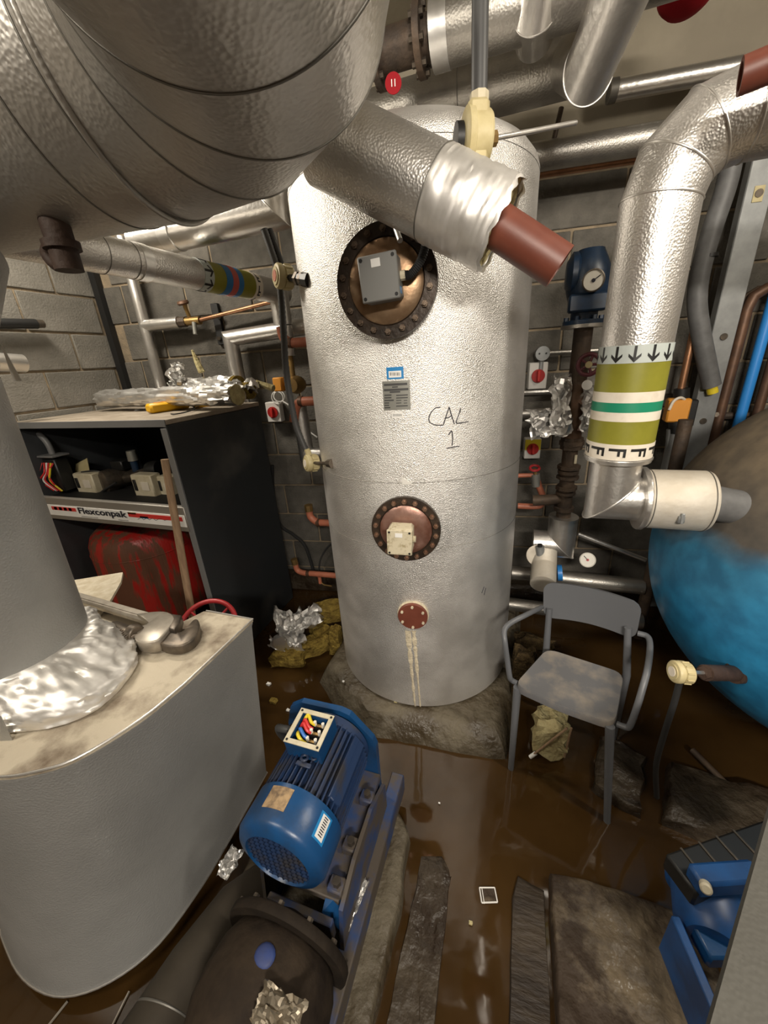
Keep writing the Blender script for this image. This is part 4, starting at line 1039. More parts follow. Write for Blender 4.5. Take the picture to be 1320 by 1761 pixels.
# wool wad with two sticks under the chair
one(chunk(PZ(946,1256,.13), (.13,.13,.17), 21, .22), 'mineral_wool', 'wool_pale', 'yellow wad of insulation hanging under the grey chair', 'insulation', GW, 25)
for a, b, lab in (((975,1252),(915,1299),'thin wooden stick with a white tip under the chair'),((982,1252),(970,1302),'short thin stick dangling beside the wool under the chair')):
    st_ = T('thin_stick', lab, 'stick', PZ(*b,.03)); MB().tube([PZ(*a,.26), PZ(*b,.05)], .0042, 8).build('shaft', 'wood', st_)
    if a[0] == 975: MB().cyl(PZ(921,1295,.065), PZ(911,1302,.04), .008, n=10).build('tip', 'white', st_)
one(chunk(PZ(900,1155,.22), (.10,.10,.24), 23, .2), 'mineral_wool', 'wool_dark', 'dark wool lump on the plinth behind the chair arm', 'insulation', GW, 25)
one(chunk(PZ(915,1120,.12), (.20,.12,.16), 24, .2), 'mineral_wool', 'wool_dark', 'brown wool heap against the wall behind the chair', 'insulation', GW, 25)
rough_slab([(.38,1.18),(.52,1.12),(.60,1.36),(.45,1.42)], .05, 'rubble_slab', 'concrete_wet', 'wet concrete rubble slab beneath the right chair arm', 'rubble', 14, .03)
rough_slab([(.60,1.12),(1.25,1.02),(1.4,1.3),(.68,1.36)], .05, 'rubble_slab', 'concrete_wet', 'wide dark concrete kerb under the blue vessel', 'rubble', 15, .02)
# pipe lying in the water at the right
one(MB().tube([PZ(1190,1290,.03), PZ(1245,1345,.03), PZ(1300,1410,.03), PZ(1340,1470,.03)], .012, 10), 'floor_pipe', 'iron_pipe', 'thin pipe lying on the wet floor towards the right edge', 'pipe')
for xa, ya, xb, yb, lab in ((78,1770,116,1722,'thin pale rod in the water at the bottom left corner'),(190,1770,222,1705,'thin pale rod in the water below the rounded grey box')):
    one(MB().tube([PZ(xa,ya,.004), PZ(xb,yb,.004)], .0035, 6), 'thin_rod', 'steel_tool', lab, 'rod')
# small rubbish
fl_ = T('floating_label', 'small square white-edged label floating in the brown water', 'label', PZ(840,1540,.002))
a, b, c, d = PZ(824,1527,.003), PZ(850,1527,.003), PZ(855,1552,.003), PZ(828,1553,.003)
MB().slab([d,c,b,a], .002).build('label_sheet', 'label_dark' if 'label_dark' in MATS else 'mud', fl_, 0)
for s, e in ((a,b),(b,c),(c,d),(d,a)): MB().tube([V((s.x,s.y,.005)),V((e.x,e.y,.005))], .0022, 5).build('edge', 'white_paint', fl_)
MB().tube([V((a.x+.008,a.y,.005)),V((d.x+.008,d.y,.005))], .0015, 5).build('edge', 'white_paint', fl_)
for i, (x, y, s, lab) in enumerate(((809,1587,.006,'tiny cream crumb in the water below the white-edged label'),(680,1206,.010,'yellow crumb on the plinth left of the tank foot'),(590,1172,.006,'pale crumb on the plinth behind the blue guard'),(462,1176,.012,'white torn scrap floating beside the grey box'),(495,1221,.009,'small white flake in the water left of the blue guard'),(470,1205,.02,'brown wool crumb in the water by the grey box'),(755,1381,.004,'white speck in the tank reflection'),(550,1122,.012,'white stick of foam in front of the wool slab'))):
    z = .118 if y in (1206,1172) else .004
    mm = 'wool_pale' if 'yellow' in lab or 'cream' in lab else ('wool' if 'brown' in lab else 'white')
    one(chunk(PZ(x,y,z+s*.3), (s*2,s*1.5,s), 40+i, .2, n=1), 'litter_crumb', mm, lab, 'litter', 'litter on the wet floor', 0)

# ================================================================== pressurisation cabinet
X0, X1, Yc0, Yc1, ZH = -2.70, -1.545, 1.377, 2.10, 1.46
cb_ = T('pressurisation_cabinet', 'dark open-fronted pressurisation cabinet with red and white sign', 'cabinet', ((X0+X1)/2, (Yc0+Yc1)/2, 0))
t_ = .022
MB().bbox(((X0+X1)/2,(Yc0+Yc1)/2,ZH-.012), (X1-X0,Yc1-Yc0,.024), .003).build('top_panel', 'cab_top', cb_)
MB().bbox(((X0+X1)/2,Yc0-.002,ZH-.016), (X1-X0,.006,.034), .001).build('top_edge', 'cab_grey', cb_)
sp2 = MB().bbox((X1-t_/2,(Yc0+Yc1)/2,(ZH-.026)/2), (t_,Yc1-Yc0,ZH-.026), .003).build('side_panel', 'cab_side', cb_)
MB().bbox((X0+t_/2,(Yc0+Yc1)/2,(ZH-.026)/2), (t_,Yc1-Yc0,ZH-.026), .003).build('side_panel', 'cab_dark', cb_)
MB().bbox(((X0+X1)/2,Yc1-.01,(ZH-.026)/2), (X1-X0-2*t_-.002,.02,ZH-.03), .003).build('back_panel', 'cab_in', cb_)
MB().bbox((X1-.018,Yc0-.003,(ZH-.04)/2), (.036,.006,ZH-.04), .001).build('front_post', 'cab_grey', cb_)
# shelf and rail
zr1, zr0 = PY(200,867,Yc0).z, PY(200,900,Yc0).z
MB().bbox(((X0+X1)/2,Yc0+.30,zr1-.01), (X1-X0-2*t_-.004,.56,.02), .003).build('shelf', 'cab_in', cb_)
rl = MB().bbox(((X0+X1)/2,Yc0+.006,(zr0+zr1)/2+.004), (X1-X0-.045,.03,zr1-zr0+.02), .004).build('rail', 'rail', cb_)
ysg = Yc0-.012; zsc = (zr0+zr1)/2 - .004; hs = .052
MB().bbox(((X0+X1)/2,ysg+.001,zsc), (X1-X0-.06,.003,hs+.014), .0008).build('sign_board', 'white', cb_)
sgn = cb_.children[-1]
def on_sign(xa, xb, z0, z1, m, name):
    return MB().bbox(((xa+xb)/2, ysg-.0012, (z0+z1)/2), (xb-xa,.0012,z1-z0), .0003).build(name, m, cb_)
xs = lambda px: PY(px, 880, ysg).x
on_sign(xs(92), xs(132), zsc+.002, zsc+.024, 'sign_red', 'red_stripe')
for i in range(4): on_sign(xs(96+i*8), xs(101+i*8), zsc+.003, zsc+.023, 'ink', 'black_bar')
on_sign(xs(219), xs(310), zsc+.0, zsc+.024, 'sign_red', 'red_stripe')
on_sign(xs(219), xs(233), zsc+.017, zsc+.027, 'brass', 'brown_sticker')
s_ = on_sign(xs(238), xs(252), zsc-.002, zsc+.010, 'blue_label', 'asset_sticker')
wtx = xs(217)-xs(136)
text_mesh('Flexconpak', .050, (xs(136), ysg-.002, zsc-.018), (1,0,0), (0,0,1), .0012, wtx, .028).build('lettering', 'ink', cb_, 0)
for xa, xb in ((138,165),(199,216)): on_sign(xs(xa), xs(xb), zsc-.026, zsc-.0235, 'plate_ink', 'small_print')
sc = [(237,892),(243,889),(247,893),(252,890),(257,893),(262,890),(268,894),(276,890),(283,894),(290,892)]
MB().tube([PY(x,y+1,ysg-.001) for x, y in sc], .0012, 5).build('pencil_scribble', 'plate_ink', cb_)
# cabinet contents -----------------------------------------------------------------
def pswitch(px, py, w_, h_, lab, Y=1.52):
    c = PY(px, py, Y); t = T('pressure_switch', lab, 'pressure switch', c - V((0,0,h_/2)), 'cream pressure switches in the cabinet')
    MB().bbox(c + V((0,.035,0)), (w_,.07,h_), .006).build('case', 'cream_pale', t)
    MB().bbox(c + V((-w_*.34,-.002,.004)), (w_*.14,.006,h_*.5), .001).build('scale_window', 'black', t)
    MB().bbox(c + V((w_*.15,-.002,.0)), (w_*.36,.004,h_*.4), .001).build('dial_plate', 'offwhite', t)
    MB().cyl(c + V((0,.03,-h_/2)), c + V((0,.03,-h_/2-.03)), .012, n=10).build('pressure_port', 'brass', t)
    return t
pswitch(145,832,.165,.125,'cream pressure switch under the yellow card in the cabinet')
pswitch(245,836,.155,.13,'cream pressure switch in the middle of the cabinet shelf')
pswitch(284,837,.10,.12,'cream pressure switch half hidden by the wooden handle', 1.56)
yc = PY(137,806,1.58)
one(MB().slab([yc+V((-.075,0,-.05)),yc+V((.075,0,-.03)),yc+V((.05,.03,.06)),yc+V((-.07,.03,.02))], .003), 'yellow_card', 'cream', 'pale yellow card propped behind a pressure switch', 'card', smooth=0)
# wiring cluster on the left
wj = T('wiring_box', 'black junction box with red and yellow wires inside the cabinet', 'junction box', PY(100,845,1.48))
c = PY(104,815,1.50); MB().bbox(c, (.11,.08,.20), .006).build('case', 'black', wj)
MB().bbox(c + V((0,-.01,.12)), (.17,.10,.012), .003).build('lid', 'cab_grey', wj)
random.seed(9)
for i in range(6):
    a = c + V((-.05+.02*i,-.045,.08)); pts = [a, a+V((random.uniform(-.03,.03),-.03,-.05)), a+V((random.uniform(-.03,.03),-.035,-.10)), a+V((random.uniform(-.02,.04),-.01,-.17))]
    MB().tube(spline(pts,5), .005, 6).build('wire', ('wire_red','wire_yellow','white')[i % 3] if i % 2 == 0 else 'wire_red', wj)
MB().tube(spline([c+V((0,0,.12)),c+V((-.01,0,.19)),c+V((-.06,.0,.25)),c+V((-.16,.02,.27))],6), .017, 10).build('flexible_conduit', 'cab_grey', wj)
# twin pump set
pp_ = T('small_pump', 'dark dirty booster pump with pale blue valve on the cabinet shelf', 'pump', PY(225,850,1.72))
c = PY(206,822,1.66)
MB().lathe(c - V((.0,.05,0)), (.35,1,0), [(0,-.06),(.05,-.06),(.07,-.045),(.075,0),(.062,.03),(.06,.12),(0,.12)], 24).build('motor_end', 'steel_dark', pp_)
MB().bbox(c + V((.03,.02,.085)), (.10,.08,.06), .006).build('terminal_cover', 'black', pp_)
MB().tube([c+V((.05,.0,.0)), c+V((.16,.0,.02)), c+V((.30,.0,.05))], .035, 14).build('manifold', 'steel_dark', pp_)
q = PY(232,800,1.66); MB().cyl(q-V((0,0,.07)), q+V((0,0,.03)), .022, n=12).build('isolating_valve', 'valve_teal' if 'valve_teal' in MATS else 'blue_valve', pp_)
MB().cyl(q+V((0,0,.03)), q+V((0,0,.09)), .03, .026, n=12).build('valve_cap', 'plate', pp_)
MB().lathe(PY(265,808,1.66), (1,.2,.1), [(0,-.03),(.05,-.03),(.055,.0),(.05,.04),(0,.04)], 20).build('second_motor_end', 'black', pp_)
MB().cyl(PY(130,770,1.8), PY(140,800,1.8), .02, n=10).build('rear_pipe', 'plate', pp_)
MB().tube(spline([PY(140,812,1.55),PY(165,810,1.58),PY(185,818,1.6),PY(175,838,1.58),PY(160,852,1.56)],6), .006, 6).build('cable', 'black_rubber', pp_)
MB().tube(spline([PY(200,830,1.55),PY(180,842,1.54),PY(165,856,1.54)],6), .007, 6).build('cable', 'black_rubber', pp_)
# red expansion vessel
c0 = PY(172,960,1.66); c1 = PY(312,960,1.66); rv = (c1.x-c0.x)/2*.84; cx_ = (c0.x+c1.x)/2+.04; zt_ = PY(240,908,1.60).z
ev = T('expansion_vessel', 'rusty red expansion vessel below the shelf of the cabinet', 'vessel', (cx_,1.74,.06))
MB().lathe((cx_,1.74,0), (0,0,1), [(0,.06),(rv*.9,.06),(rv,.10),(rv,zt_-.17),(rv*.985,zt_-.11),(rv*.92,zt_-.055),(rv*.8,zt_-.02),(rv*.55,zt_),(0,zt_+.005)], 64).build('shell', 'vessel_red', ev)
MB().torus((cx_,1.74,zt_-.165), (0,0,1), rv, .003, 64, 6).build('weld_seam', 'vessel_red', ev)
q = PY(218,978,1.50); MB().bbox(q + V((0,.0,0)), (.06,.012,.07), .004).build('worn_plate', 'cream_dirty', ev)
# wooden handle
w0, w1 = PY(283,790,1.28), PY(328,1045,1.20)
one(MB().tube([w0 + (w0-w1).normalized()*.0, w0.lerp(w1,.5), w1 + (w1-w0)*.9], [.0165,.0175,.018], 14), 'wooden_handle', 'wood', 'long wooden broom handle leaning against the cabinet corner', 'handle')
# handwheel
hw = T('red_handwheel', 'red valve handwheel behind the grey box', 'handwheel', PY(352,1075,1.08) - V((0,0,.12)))
hc = PY(357,1080,1.10); axh = V((.25,-.55,.75)).normalized()
MB().torus(hc, axh, .130, .012, 48, 10).build('rim', 'red_wheel', hw)
u, v, a = basis(axh)
for i in range(4):
    t = math.pi/4 + i*math.pi/2; MB().cyl(hc + (u*math.cos(t)+v*math.sin(t))*.127, hc - a*.01 + (u*math.cos(t)+v*math.sin(t))*.015, .006, n=8).build('spoke', 'red_wheel', hw)
MB().cyl(hc - a*.03, hc + a*.01, .018, n=14).build('hub', 'red_wheel', hw); MB().cyl(hc - a*.10, hc - a*.02, .012, n=10).build('stem', 'steel_dark', hw); MB().cyl(V((*(hc-a*.09).xy,0.0)), hc - a*.09, .03, n=16).build('valve_column', 'iron_pipe', hw)
# cream boards behind the box
b1 = [PZ(x,y,.8825) for x, y in ((112,1000),(211,984),(208,1000),(188,1035),(165,1062),(112,1072))]
one(MB().slab(list(reversed(b1)), .01), 'insulation_board', 'board', 'cream insulation board with pointed corner behind the wrench', 'board', smooth=0)
# ------------------------------------------------------------------ things on the cabinet top
fr_ = T('foil_lagging_roll', 'length of crumpled foil-faced pipe lagging on the cabinet', 'pipe lagging', PY(290,690,1.80))
A = PY(168,676,1.86); B2 = PY(405,668,1.70); A.z = B2.z = ZH+.075; ax = (B2-A).normalized(); u, v, a = basis(ax); rs = []
for i in range(49):
    t = i/48; ring = []
    for j in range(40):
        q = 2*math.pi*j/40; k = noise.noise(V((q*2.4,t*12,1)))*.014 + noise.noise(V((q*6,t*30,4)))*.008
        if t > .72: k += noise.noise(V((q*3,t*20,7)))*.02
        if t < .04: k -= .02
        ring.append(A + ax*((B2-A).length*t) + (u*math.cos(q)+v*math.sin(q)*.85)*(.060 + k*(1 if math.sin(q) > -.8 else .3)))
    rs.append(ring)
MB().rings(rs).build('foil_sleeve', 'foil', fr_, 18)
MB().lathe(B2, ax, [(.0,-.01),(.03,-.01),(.052,.006),(.03,.012),(0,.004)], 24).build('wool_end', 'wool_pale', fr_)
fr2 = T('foil_lagging_offcut', 'second torn foil lagging offcut behind the long foil roll', 'pipe lagging', PY(380,660,1.92))
A = PY(320,645,1.95); B2 = PY(402,652,1.88); A.z = B2.z = ZH+.11; ax = (B2-A).normalized(); u, v, a = basis(ax); rs = []
for i in range(25):
    t = i/24; rs.append([A + ax*((B2-A).length*t) + (u*math.cos(q)+v*math.sin(q))*(.055 + noise.noise(V((q*3,t*9,11)))*.018) for q in [2*math.pi*j/32 for j in range(32)]])
MB().rings(rs).build('foil_sleeve', 'foil', fr2, 18)
MB().ringband(B2 + ax*.002, ax, .02, .056, 0, .03, 24).build('wool_end', 'wool', fr2)
MB().ringband(PY(424,672,1.82) - ax*.02, ax, .016, .044, 0, .05, 24).build('wool_ring', 'wool', fr2)
one(foil_scrap(PY(418,668,1.80), .14, .16, 31, .06, rotz=.3), 'foil_scrap', 'foil', 'torn foil flap at the right end of the cabinet top', 'foil', 'loose foil', 12)
one(foil_scrap(PY(306,645,1.92), .10, .13, 33, .06, tilt=1.2), 'foil_scrap', 'foil', 'curled foil strip standing up behind the roll', 'foil', 'loose foil', 12)
for x0, y0, x1, y1, lab in ((330,602,347,640,'pale wool sliver standing upright behind the foil roll'),(440,655,470,668,'yellow wool sliver poking past the cabinet back corner')):
    one(MB().tube([PY(x0,y0,1.9), PY((x0+x1)/2,(y0+y1)/2+1,1.9), PY(x1,y1,1.9)], [.006,.016,.020], 6), 'wool_sliver', 'wool_pale', lab, 'insulation', smooth=0)
mm_ = T('yellow_tester', 'yellow electrical tester on the cabinet top', 'tester', PZ(285,703,ZH+.001))
A = PZ(254,703,ZH+.028); B2 = PZ(322,694,ZH+.028); ax = (B2-A).normalized(); rot = Matrix((ax, V((0,0,1)).cross(ax), V((0,0,1)))).transposed(); Lm = (B2-A).length
MB().bbox(A.lerp(B2,.5), (Lm,.065,.050), .012, rot).build('body', 'yellow', mm_)
MB().bbox(B2 + ax*.03, (.09,.03,.02), .006, rot).build('head', 'yellow', mm_); MB().bbox(A.lerp(B2,.35)+V((0,0,.026)), (.07,.035,.003), .001, rot).build('face_plate', 'orange', mm_)
MB().tube(spline([PZ(232,706,ZH+.006), PZ(248,705,ZH+.006), PZ(262,706,ZH+.010)],5), .004, 6).build('black_probe', 'black', mm_)
MB().tube(spline([B2, PZ(335,702,ZH+.012), PZ(322,708,ZH+.008), PZ(302,712,ZH+.006), PZ(294,712,ZH+.006)],6), .0035, 6).build('black_lead', 'black', mm_)
MB().tube(spline([PZ(305,690,ZH+.03), PZ(318,684,ZH+.05), PZ(335,690,ZH+.03), PZ(352,695,ZH+.012), PZ(330,703,ZH+.01)],6), .0035, 6).build('black_lead', 'black', mm_)
rp_ = T('red_probe', 'red test probe beside the yellow tester', 'probe', PZ(385,693,ZH))
MB().tube([PZ(362,690,ZH+.012), PZ(385,692,ZH+.012), PZ(411,693,ZH+.012)], [.006,.010,.008], 10).build('grip', 'red_plastic', rp_)
op_ = T('orange_probe', 'orange probe tip lying between the tester and red probe', 'probe', PZ(345,698,ZH))
MB().tube([PZ(335,700,ZH+.01), PZ(361,696,ZH+.012)], [.010,.008], 10).build('grip', 'yellow', op_)
MB().tube([PZ(361,696,ZH+.012), PZ(370,694,ZH+.012)], .003, 6).build('needle', 'plate', op_)
one(MB().slab([PZ(280,692,ZH+.004),PZ(284,681,ZH+.03),PZ(327,685,ZH+.03),PZ(325,692,ZH+.004)], .003), 'paper_offcut', 'offwhite', 'cream paper offcut against the foil roll', 'paper', smooth=0)

# ================================================================== pipes on the left and behind
# lagged pipe running away under the overhead main, with id bands
bpx = T('banded_branch_pipe', 'lagged branch pipe with olive, blue and red bands at upper left', 'pipe', (-1.37,1.6,1.99))
a0 = V((-1.385,1.12,2.05)); a1 = PY(487,508,2.20); a1.z = 2.05; ax = (a1-a0).normalized(); rB = .060
MB().tube([a0 - ax*.34,a1], rB, 40).build('cladding', 'alu', bpx)
def tpar(px, py):                                        # parameter along the pipe of a pixel
    d = ray(px,py); w_ = a0-EYE; b = ax.dot(d); den = 1-b*b; return (b*d.dot(w_) - ax.dot(w_))/den
def pband(p0, p1, m, name, o=.0015): return MB().ringband(a0, ax, rB-.003, rB+o, tpar(*p0), tpar(*p1), 40).build(name, m, bpx)
abd = pband((334,462),(350,466),'band_grey','arrow_band',.0022); pband((350,466),(424,484),'olive','olive_band'); pband((372,471),(402,479),'band_blue','blue_band',.003); pband((383,474),(393,477),'band_red','red_band',.004); fbd = pband((424,484),(436,487),'band_cream','letter_band',.0022)
u, v, a = basis(ax)
def bglyph(pts, ang0, t0, sc, par, name):
    n = len(pts); f = lambda o: [a0 + ax*(t0 + y*sc) + (u*math.cos(ang0 + x*sc*1.3/rB) + v*math.sin(ang0 + x*sc*1.3/rB))*(rB+o) for x, y in pts]
    mb = MB(); mb.add(f(.0032)+f(.0022), [tuple(range(n))] + [(i,(i+1) % n,n+(i+1) % n,n+i) for i in range(n)]); return mb.build(name, 'black', par, 0)
tb0, tb1 = tpar(334,462), tpar(350,466)
for k in range(7): bglyph([(x,-y) for x, y in ar], 2*math.pi*k/7 + .3, (tb0+tb1)/2, min(.05,(tb1-tb0)*.95), abd, 'arrow')
tf0, tf1 = tpar(424,484), tpar(436,487)
for k in range(6):
    lt = MB(); sc_ = .036
    for (xa, ya), (xb, yb) in FR_:
        rs = []
        for m_ in range(5):
            x = xa + (xb-xa)*m_/4; g_ = 2*math.pi*k/6 + .5 + x*sc_*1.3/rB; d = u*math.cos(g_) + v*math.sin(g_)
            rs.append([a0 + ax*((tf0+tf1)/2 - y*sc_*.9) + d*(rB+o_) for y, o_ in ((ya,.002),(yb,.002),(yb,.0034),(ya,.0034))])
        lt.rings(rs)
    lt.build('letter_F', 'black', fbd, 0)
for tt in (.03,.14): MB().torus(a0 + ax*tt, ax, rB, .002, 40, 6).build('lap_seam', 'seam', bpx)
MB().ringband(a0, ax, .03, rB+.003, .16, .20, 40).build('foil_patch', 'foil', bpx)
e0 = a1 - ax*.06
MB().tube([e0, e0 - V((0,0,.17))], .044, 28).build('drop_leg', 'alu_plain', bpx); MB().cyl(e0 - V((-.03,.0,.0)), e0 - V((-.03,0,.17)), .036, n=24).build('drop_leg', 'alu_plain', bpx)
# upper lagged pipe with mitred elbow
up_ = T('upper_lagged_pipe', 'lagged pipe with mitred upward elbow behind the overhead main', 'pipe', PY(400,405,1.62))
q0, q1 = PY(235,412,1.62), PY(478,370,1.62); zz = (q0.z+q1.z)/2; q0.z = q1.z = zz
_, js = pipe_run([q0, q1, q1 + V((0,0,.5))], .062, 'cladding', 'alu_plain', up_, 36); seam_ring(js[0], .003, 'seam_light', up_, 'mitre_bead')
MB().ringband(q0.lerp(q1,.28), (q1-q0), .03, .066, -.03, .03, 36).build('foil_joint', 'foil', up_)
# left vertical pipe on the wall with valve branch
vp = T('wall_riser_pipe', 'thin silver riser pipe in the back left corner', 'pipe', PW(280,665,.08))
t0_, t1_ = PW(212,428,.09), PW(279,668,.09); cxx = (t0_+t1_)/2
MB().cyl((cxx.x,cxx.y,1.46), (cxx.x,cxx.y,t0_.z+.06), .034, n=28).build('riser', 'alu_plain', vp)
tz = PW(250,560,.09).z
b1_ = PW(308,553,.09)
MB().cyl((cxx.x,cxx.y,tz), (b1_.x,b1_.y,tz), .036, n=28).build('branch', 'alu_plain', vp)
vl = T('lever_valve', 'small brass valve with dark red wheel on the wall pipe', 'valve', PW(322,565,.09))
c = V((b1_.x,b1_.y,tz)); wd = WU
MB().cyl(c, c + wd*.05, .030, n=8).build('union_nut', 'iron_pipe', vl); MB().cyl(c + wd*.05, c + wd*.15, .024, n=16).build('valve_body', 'brass', vl)
MB().cyl(c + wd*.085, c + wd*.085 + V((0,-.03,.10)), .012, n=10).build('spindle', 'brass', vl); MB().lathe(c + wd*.085 + V((0,-.03,.09)), (0,-.3,1), [(0,0),(.03,0),(.036,.01),(.03,.022),(0,.022)], 16).build('wheel', 'copper_old', vl)
MB().cyl(c + wd*.12 + V((0,-.02,-.01)), c + wd*.12 + V((0,-.03,-.08)), .014, n=10).build('drain_cock', 'plate', vl)
cp0 = c + wd*.14; cp1 = PW(468,541,.09); cp1.z = tz + .06
one(MB().tube([cp0, cp0.lerp(cp1,.5), cp1], .012, 12), 'copper_pipe', 'copper', 'thin copper pipe from the brass valve towards the branch pipe', 'pipe')
br_ = T('wall_bracket', 'black slotted bracket fixed to the block wall', 'bracket', PW(380,585,.02)); MB().bbox(PW(376,558,.02), (.05,.03,.24), .003, rotw).build('channel', 'black', br_)
for yy in (545,582): MB().cyl(PW(376,yy,.03), PW(376,yy,.05), .012, n=8).build('bolt', 'steel_dark', br_)
lp = T('angled_wall_pipe', 'silver pipe with square elbow on the back wall', 'pipe', PW(400,640,.10))
e1 = PW(396,582,.12); e2 = PW(530,566,.12); e2.z = e1.z + .03
_, js = pipe_run([V((e1.x,e1.y,1.30)), V((e1.x,e1.y,e1.z)), e2], .046, 'cladding', 'alu_plain', lp, 28)
# left wall: black bar, pipe stub and pale sheet corner
bb = T('wall_tube', 'black tube with brass end on the left block wall', 'tube', PX(40,570,-2.68)); MB().tube([PX(-40,556,-2.66), PX(62,557,-2.66)], .026, 16).build('tube', 'black', bb); MB().cyl(PX(62,557,-2.66), PX(74,557,-2.66), .022, n=12).build('end_nut', 'steel_dark', bb)
one(MB().cyl(PX(-10,622,-2.5), PX(40,625,-2.5), .045, n=24), 'pipe_stub', 'alu_plain', 'short silver pipe stub sticking out past the thick riser', 'pipe')
one(MB().slab([PY(3,592,.75), PY(38,655,.75), PY(24,655,.78)], .002), 'sheet_corner', 'white_paint', 'white sheet metal corner beside the thick riser', 'sheet metal', smooth=0)

# ------------------------------------------------------------------ copper-painted tails and services beside the tank
def elbow_tail(label, px_list, Y, r=.020, cap=True):
    t = T('copper_elbow', label, 'pipe', PY(*px_list[0], Y), 'copper tails left of the tank')
    pts = [PY(x, y, Y) for x, y in px_list]; pts[-1] = V((-.78, Y-.0, pts[-1].z)); p_ = spline(pts, 6); MB().tube(p_, r, 16).build('pipe', 'copper_paint', t)
    k = len(p_)
    for f_ in (.62,): 
        i = int(k*f_); d = (p_[i+1]-p_[i]).normalized(); MB().cyl(p_[i]-d*.012, p_[i]+d*.012, r*1.15, n=16).build('solder_ring', 'copper_old', t)
    if cap:
        d = (p_[0]-p_[2]).normalized(); MB().cyl(p_[0]-d*.01, p_[0]+d*.03, r*1.2, n=8).build('union', 'brass', t)
    return t
elbow_tail('copper elbow beside the tank, highest of four', [(482,562),(487,580),(498,588),(512,589),(530,588)], 1.98, .024, False)
elbow_tail('copper elbow turning down beside the tank behind the conduit', [(505,725),(508,702),(516,692),(530,690),(548,690)], 1.98, .026, False)
elbow_tail('short copper elbow with brass union above the lowest tail', [(531,876),(534,889),(546,898),(558,899),(575,899)], 1.95, .022)
et = elbow_tail('lowest copper tail with a small drain cock', [(507,968),(512,981),(526,986),(545,987),(580,988)], 1.95, .019)
q = PY(549,992,1.95); MB().cyl(q, q - V((0,0,.05)), .012, n=10).build('drain_cock', 'copper_paint', et); MB().tube([q - V((0,0,.04)), q + V((.03,0,-.06)), q + V((.09,-.01,-.055))], .005, 6).build('cock_lever', 'brass', et)
# silver verticals behind the conduit
dv = T('drop_pipe', 'silver drop pipe with brass pump unions left of the tank', 'pipe', PW(507,800,.15))
c = PW(497,600,.22)
MB().cyl((c.x,c.y,PW(497,612,.22).z), (c.x,c.y,PW(497,560,.22).z), .035, n=20).build('upper_sleeve', 'alu_plain', dv)
MB().cyl((c.x,c.y,PW(500,650,.22).z), (c.x,c.y,PW(500,612,.22).z), .016, n=12).build('threaded_rod', 'brass', dv)
MB().lathe((c.x+.01,c.y,PW(500,662,.22).z), (0,-1,0), [(0,-.05),(.045,-.05),(.055,0),(.04,.05),(0,.05)], 16).build('pump_body', 'brass', dv)
MB().bbox(PW(480,661,.26), (.06,.05,.08), .006).build('orange_actuator', 'orange', dv)
MB().cyl((c.x+.02,c.y,PW(512,790,.22).z), (c.x+.01,c.y,PW(505,690,.22).z), .048, n=24).build('lower_sleeve', 'alu_plain', dv)
MB().cyl((c.x+.0,c.y,PW(520,780,.22).z), (c.x+.25,c.y+.03,PW(540,782,.22).z), .042, n=24).build('lower_branch', 'alu_plain', dv)
isl = T('isolator_switch', 'rotary isolator with red knob and coiled white wire behind the cabinet corner', 'switch', PW(475,722,.03), 'rotary isolators')
def isolator(t, c, w_, h_, mtop):
    MB().bbox(c, (w_,.06,h_), .004, rotw).build('case', 'white_paint', t)
    if mtop: MB().bbox(c + WN*.031 + V((0,0,h_*.2)), (w_*.96,.003,h_*.52), .001, rotw).build('yellow_plate', mtop, t)
    k = c + WN*.03; MB().cyl(k, k + WN*.012, w_*.36, n=24).build('knob_ring', 'red_plastic', t)
    MB().bbox(k + WN*.02, (w_*.16,.02,w_*.6), .003, rotw).build('knob_bar', 'sign_red', t)
isolator(isl, PW(473,708,.05), .10, .13, None)
q = PW(477,684,.09); MB().torus(q, WN, .04, .004, 24, 6).build('wire_coil', 'white', isl); MB().torus(q + V((.015,0,.008)), (WN + V((.4,0,.3))), .034, .004, 24, 6).build('wire_coil', 'white', isl)
one(MB().tube(spline([PW(486,690,.1),PW(500,700,.1),PW(515,720,.1),PW(530,740,.1),PW(545,752,.1)],5), .005, 6), 'white_wire', 'white', 'thin white wire drooping from the isolator to the tank', 'wire')
# cables below
one(MB().tube(spline([PW(468,800,.03),PW(470,850,.03),PW(480,900,.03),PW(505,920,.03),PW(525,940,.04),PW(540,985,.06)],6), .012, 8), 'black_cable', 'black_rubber', 'thick black cable down the wall beside the dark cabinet', 'cable')
one(MB().tube(spline([PW(575,930,.12),PW(560,945,.10),PW(550,965,.08),PW(548,990,.06)],6), .006, 8), 'thin_cable', 'conduit_grey', 'thin grey cable curving beside the tank above the lowest tail', 'cable')

# ------------------------------------------------------------------ cream sensor heads
def sensor(name, lab, c, ax_, sc=1., cap=None):
    t = T(name, lab, 'sensor', c - V((0,0,.04*sc)), 'cream sensor heads'); a = V(ax_).normalized()
    hb_ = MB().lathe(c, a, [(0,-.032*sc),(.034*sc,-.032*sc),(.038*sc,-.028*sc),(.038*sc,.0),(.034*sc,.002*sc),(.034*sc,.006*sc),(.040*sc,.008*sc),(.040*sc,.022*sc),(.037*sc,.026*sc),(.028*sc,.028*sc),(.028*sc,.031*sc),(0,.031*sc)], 32).build('head', 'cream', t)
    MB().lathe(c, a, [(0,.030*sc),(.018*sc,.030*sc),(.018*sc,.033*sc),(0,.033*sc)], 20).build('face_disc', cap or 'offwhite', hb_)
    u, v, _ = basis(a)
    for i in range(10):
        q = 2*math.pi*i/10; d = u*math.cos(q)+v*math.sin(q); p = c + d*.039*sc - a*.012*sc
        MB().tube([p - a*.012*sc, p + a*.012*sc], .003*sc, 5).build('grip_rib', 'cream', hb_)
    return t
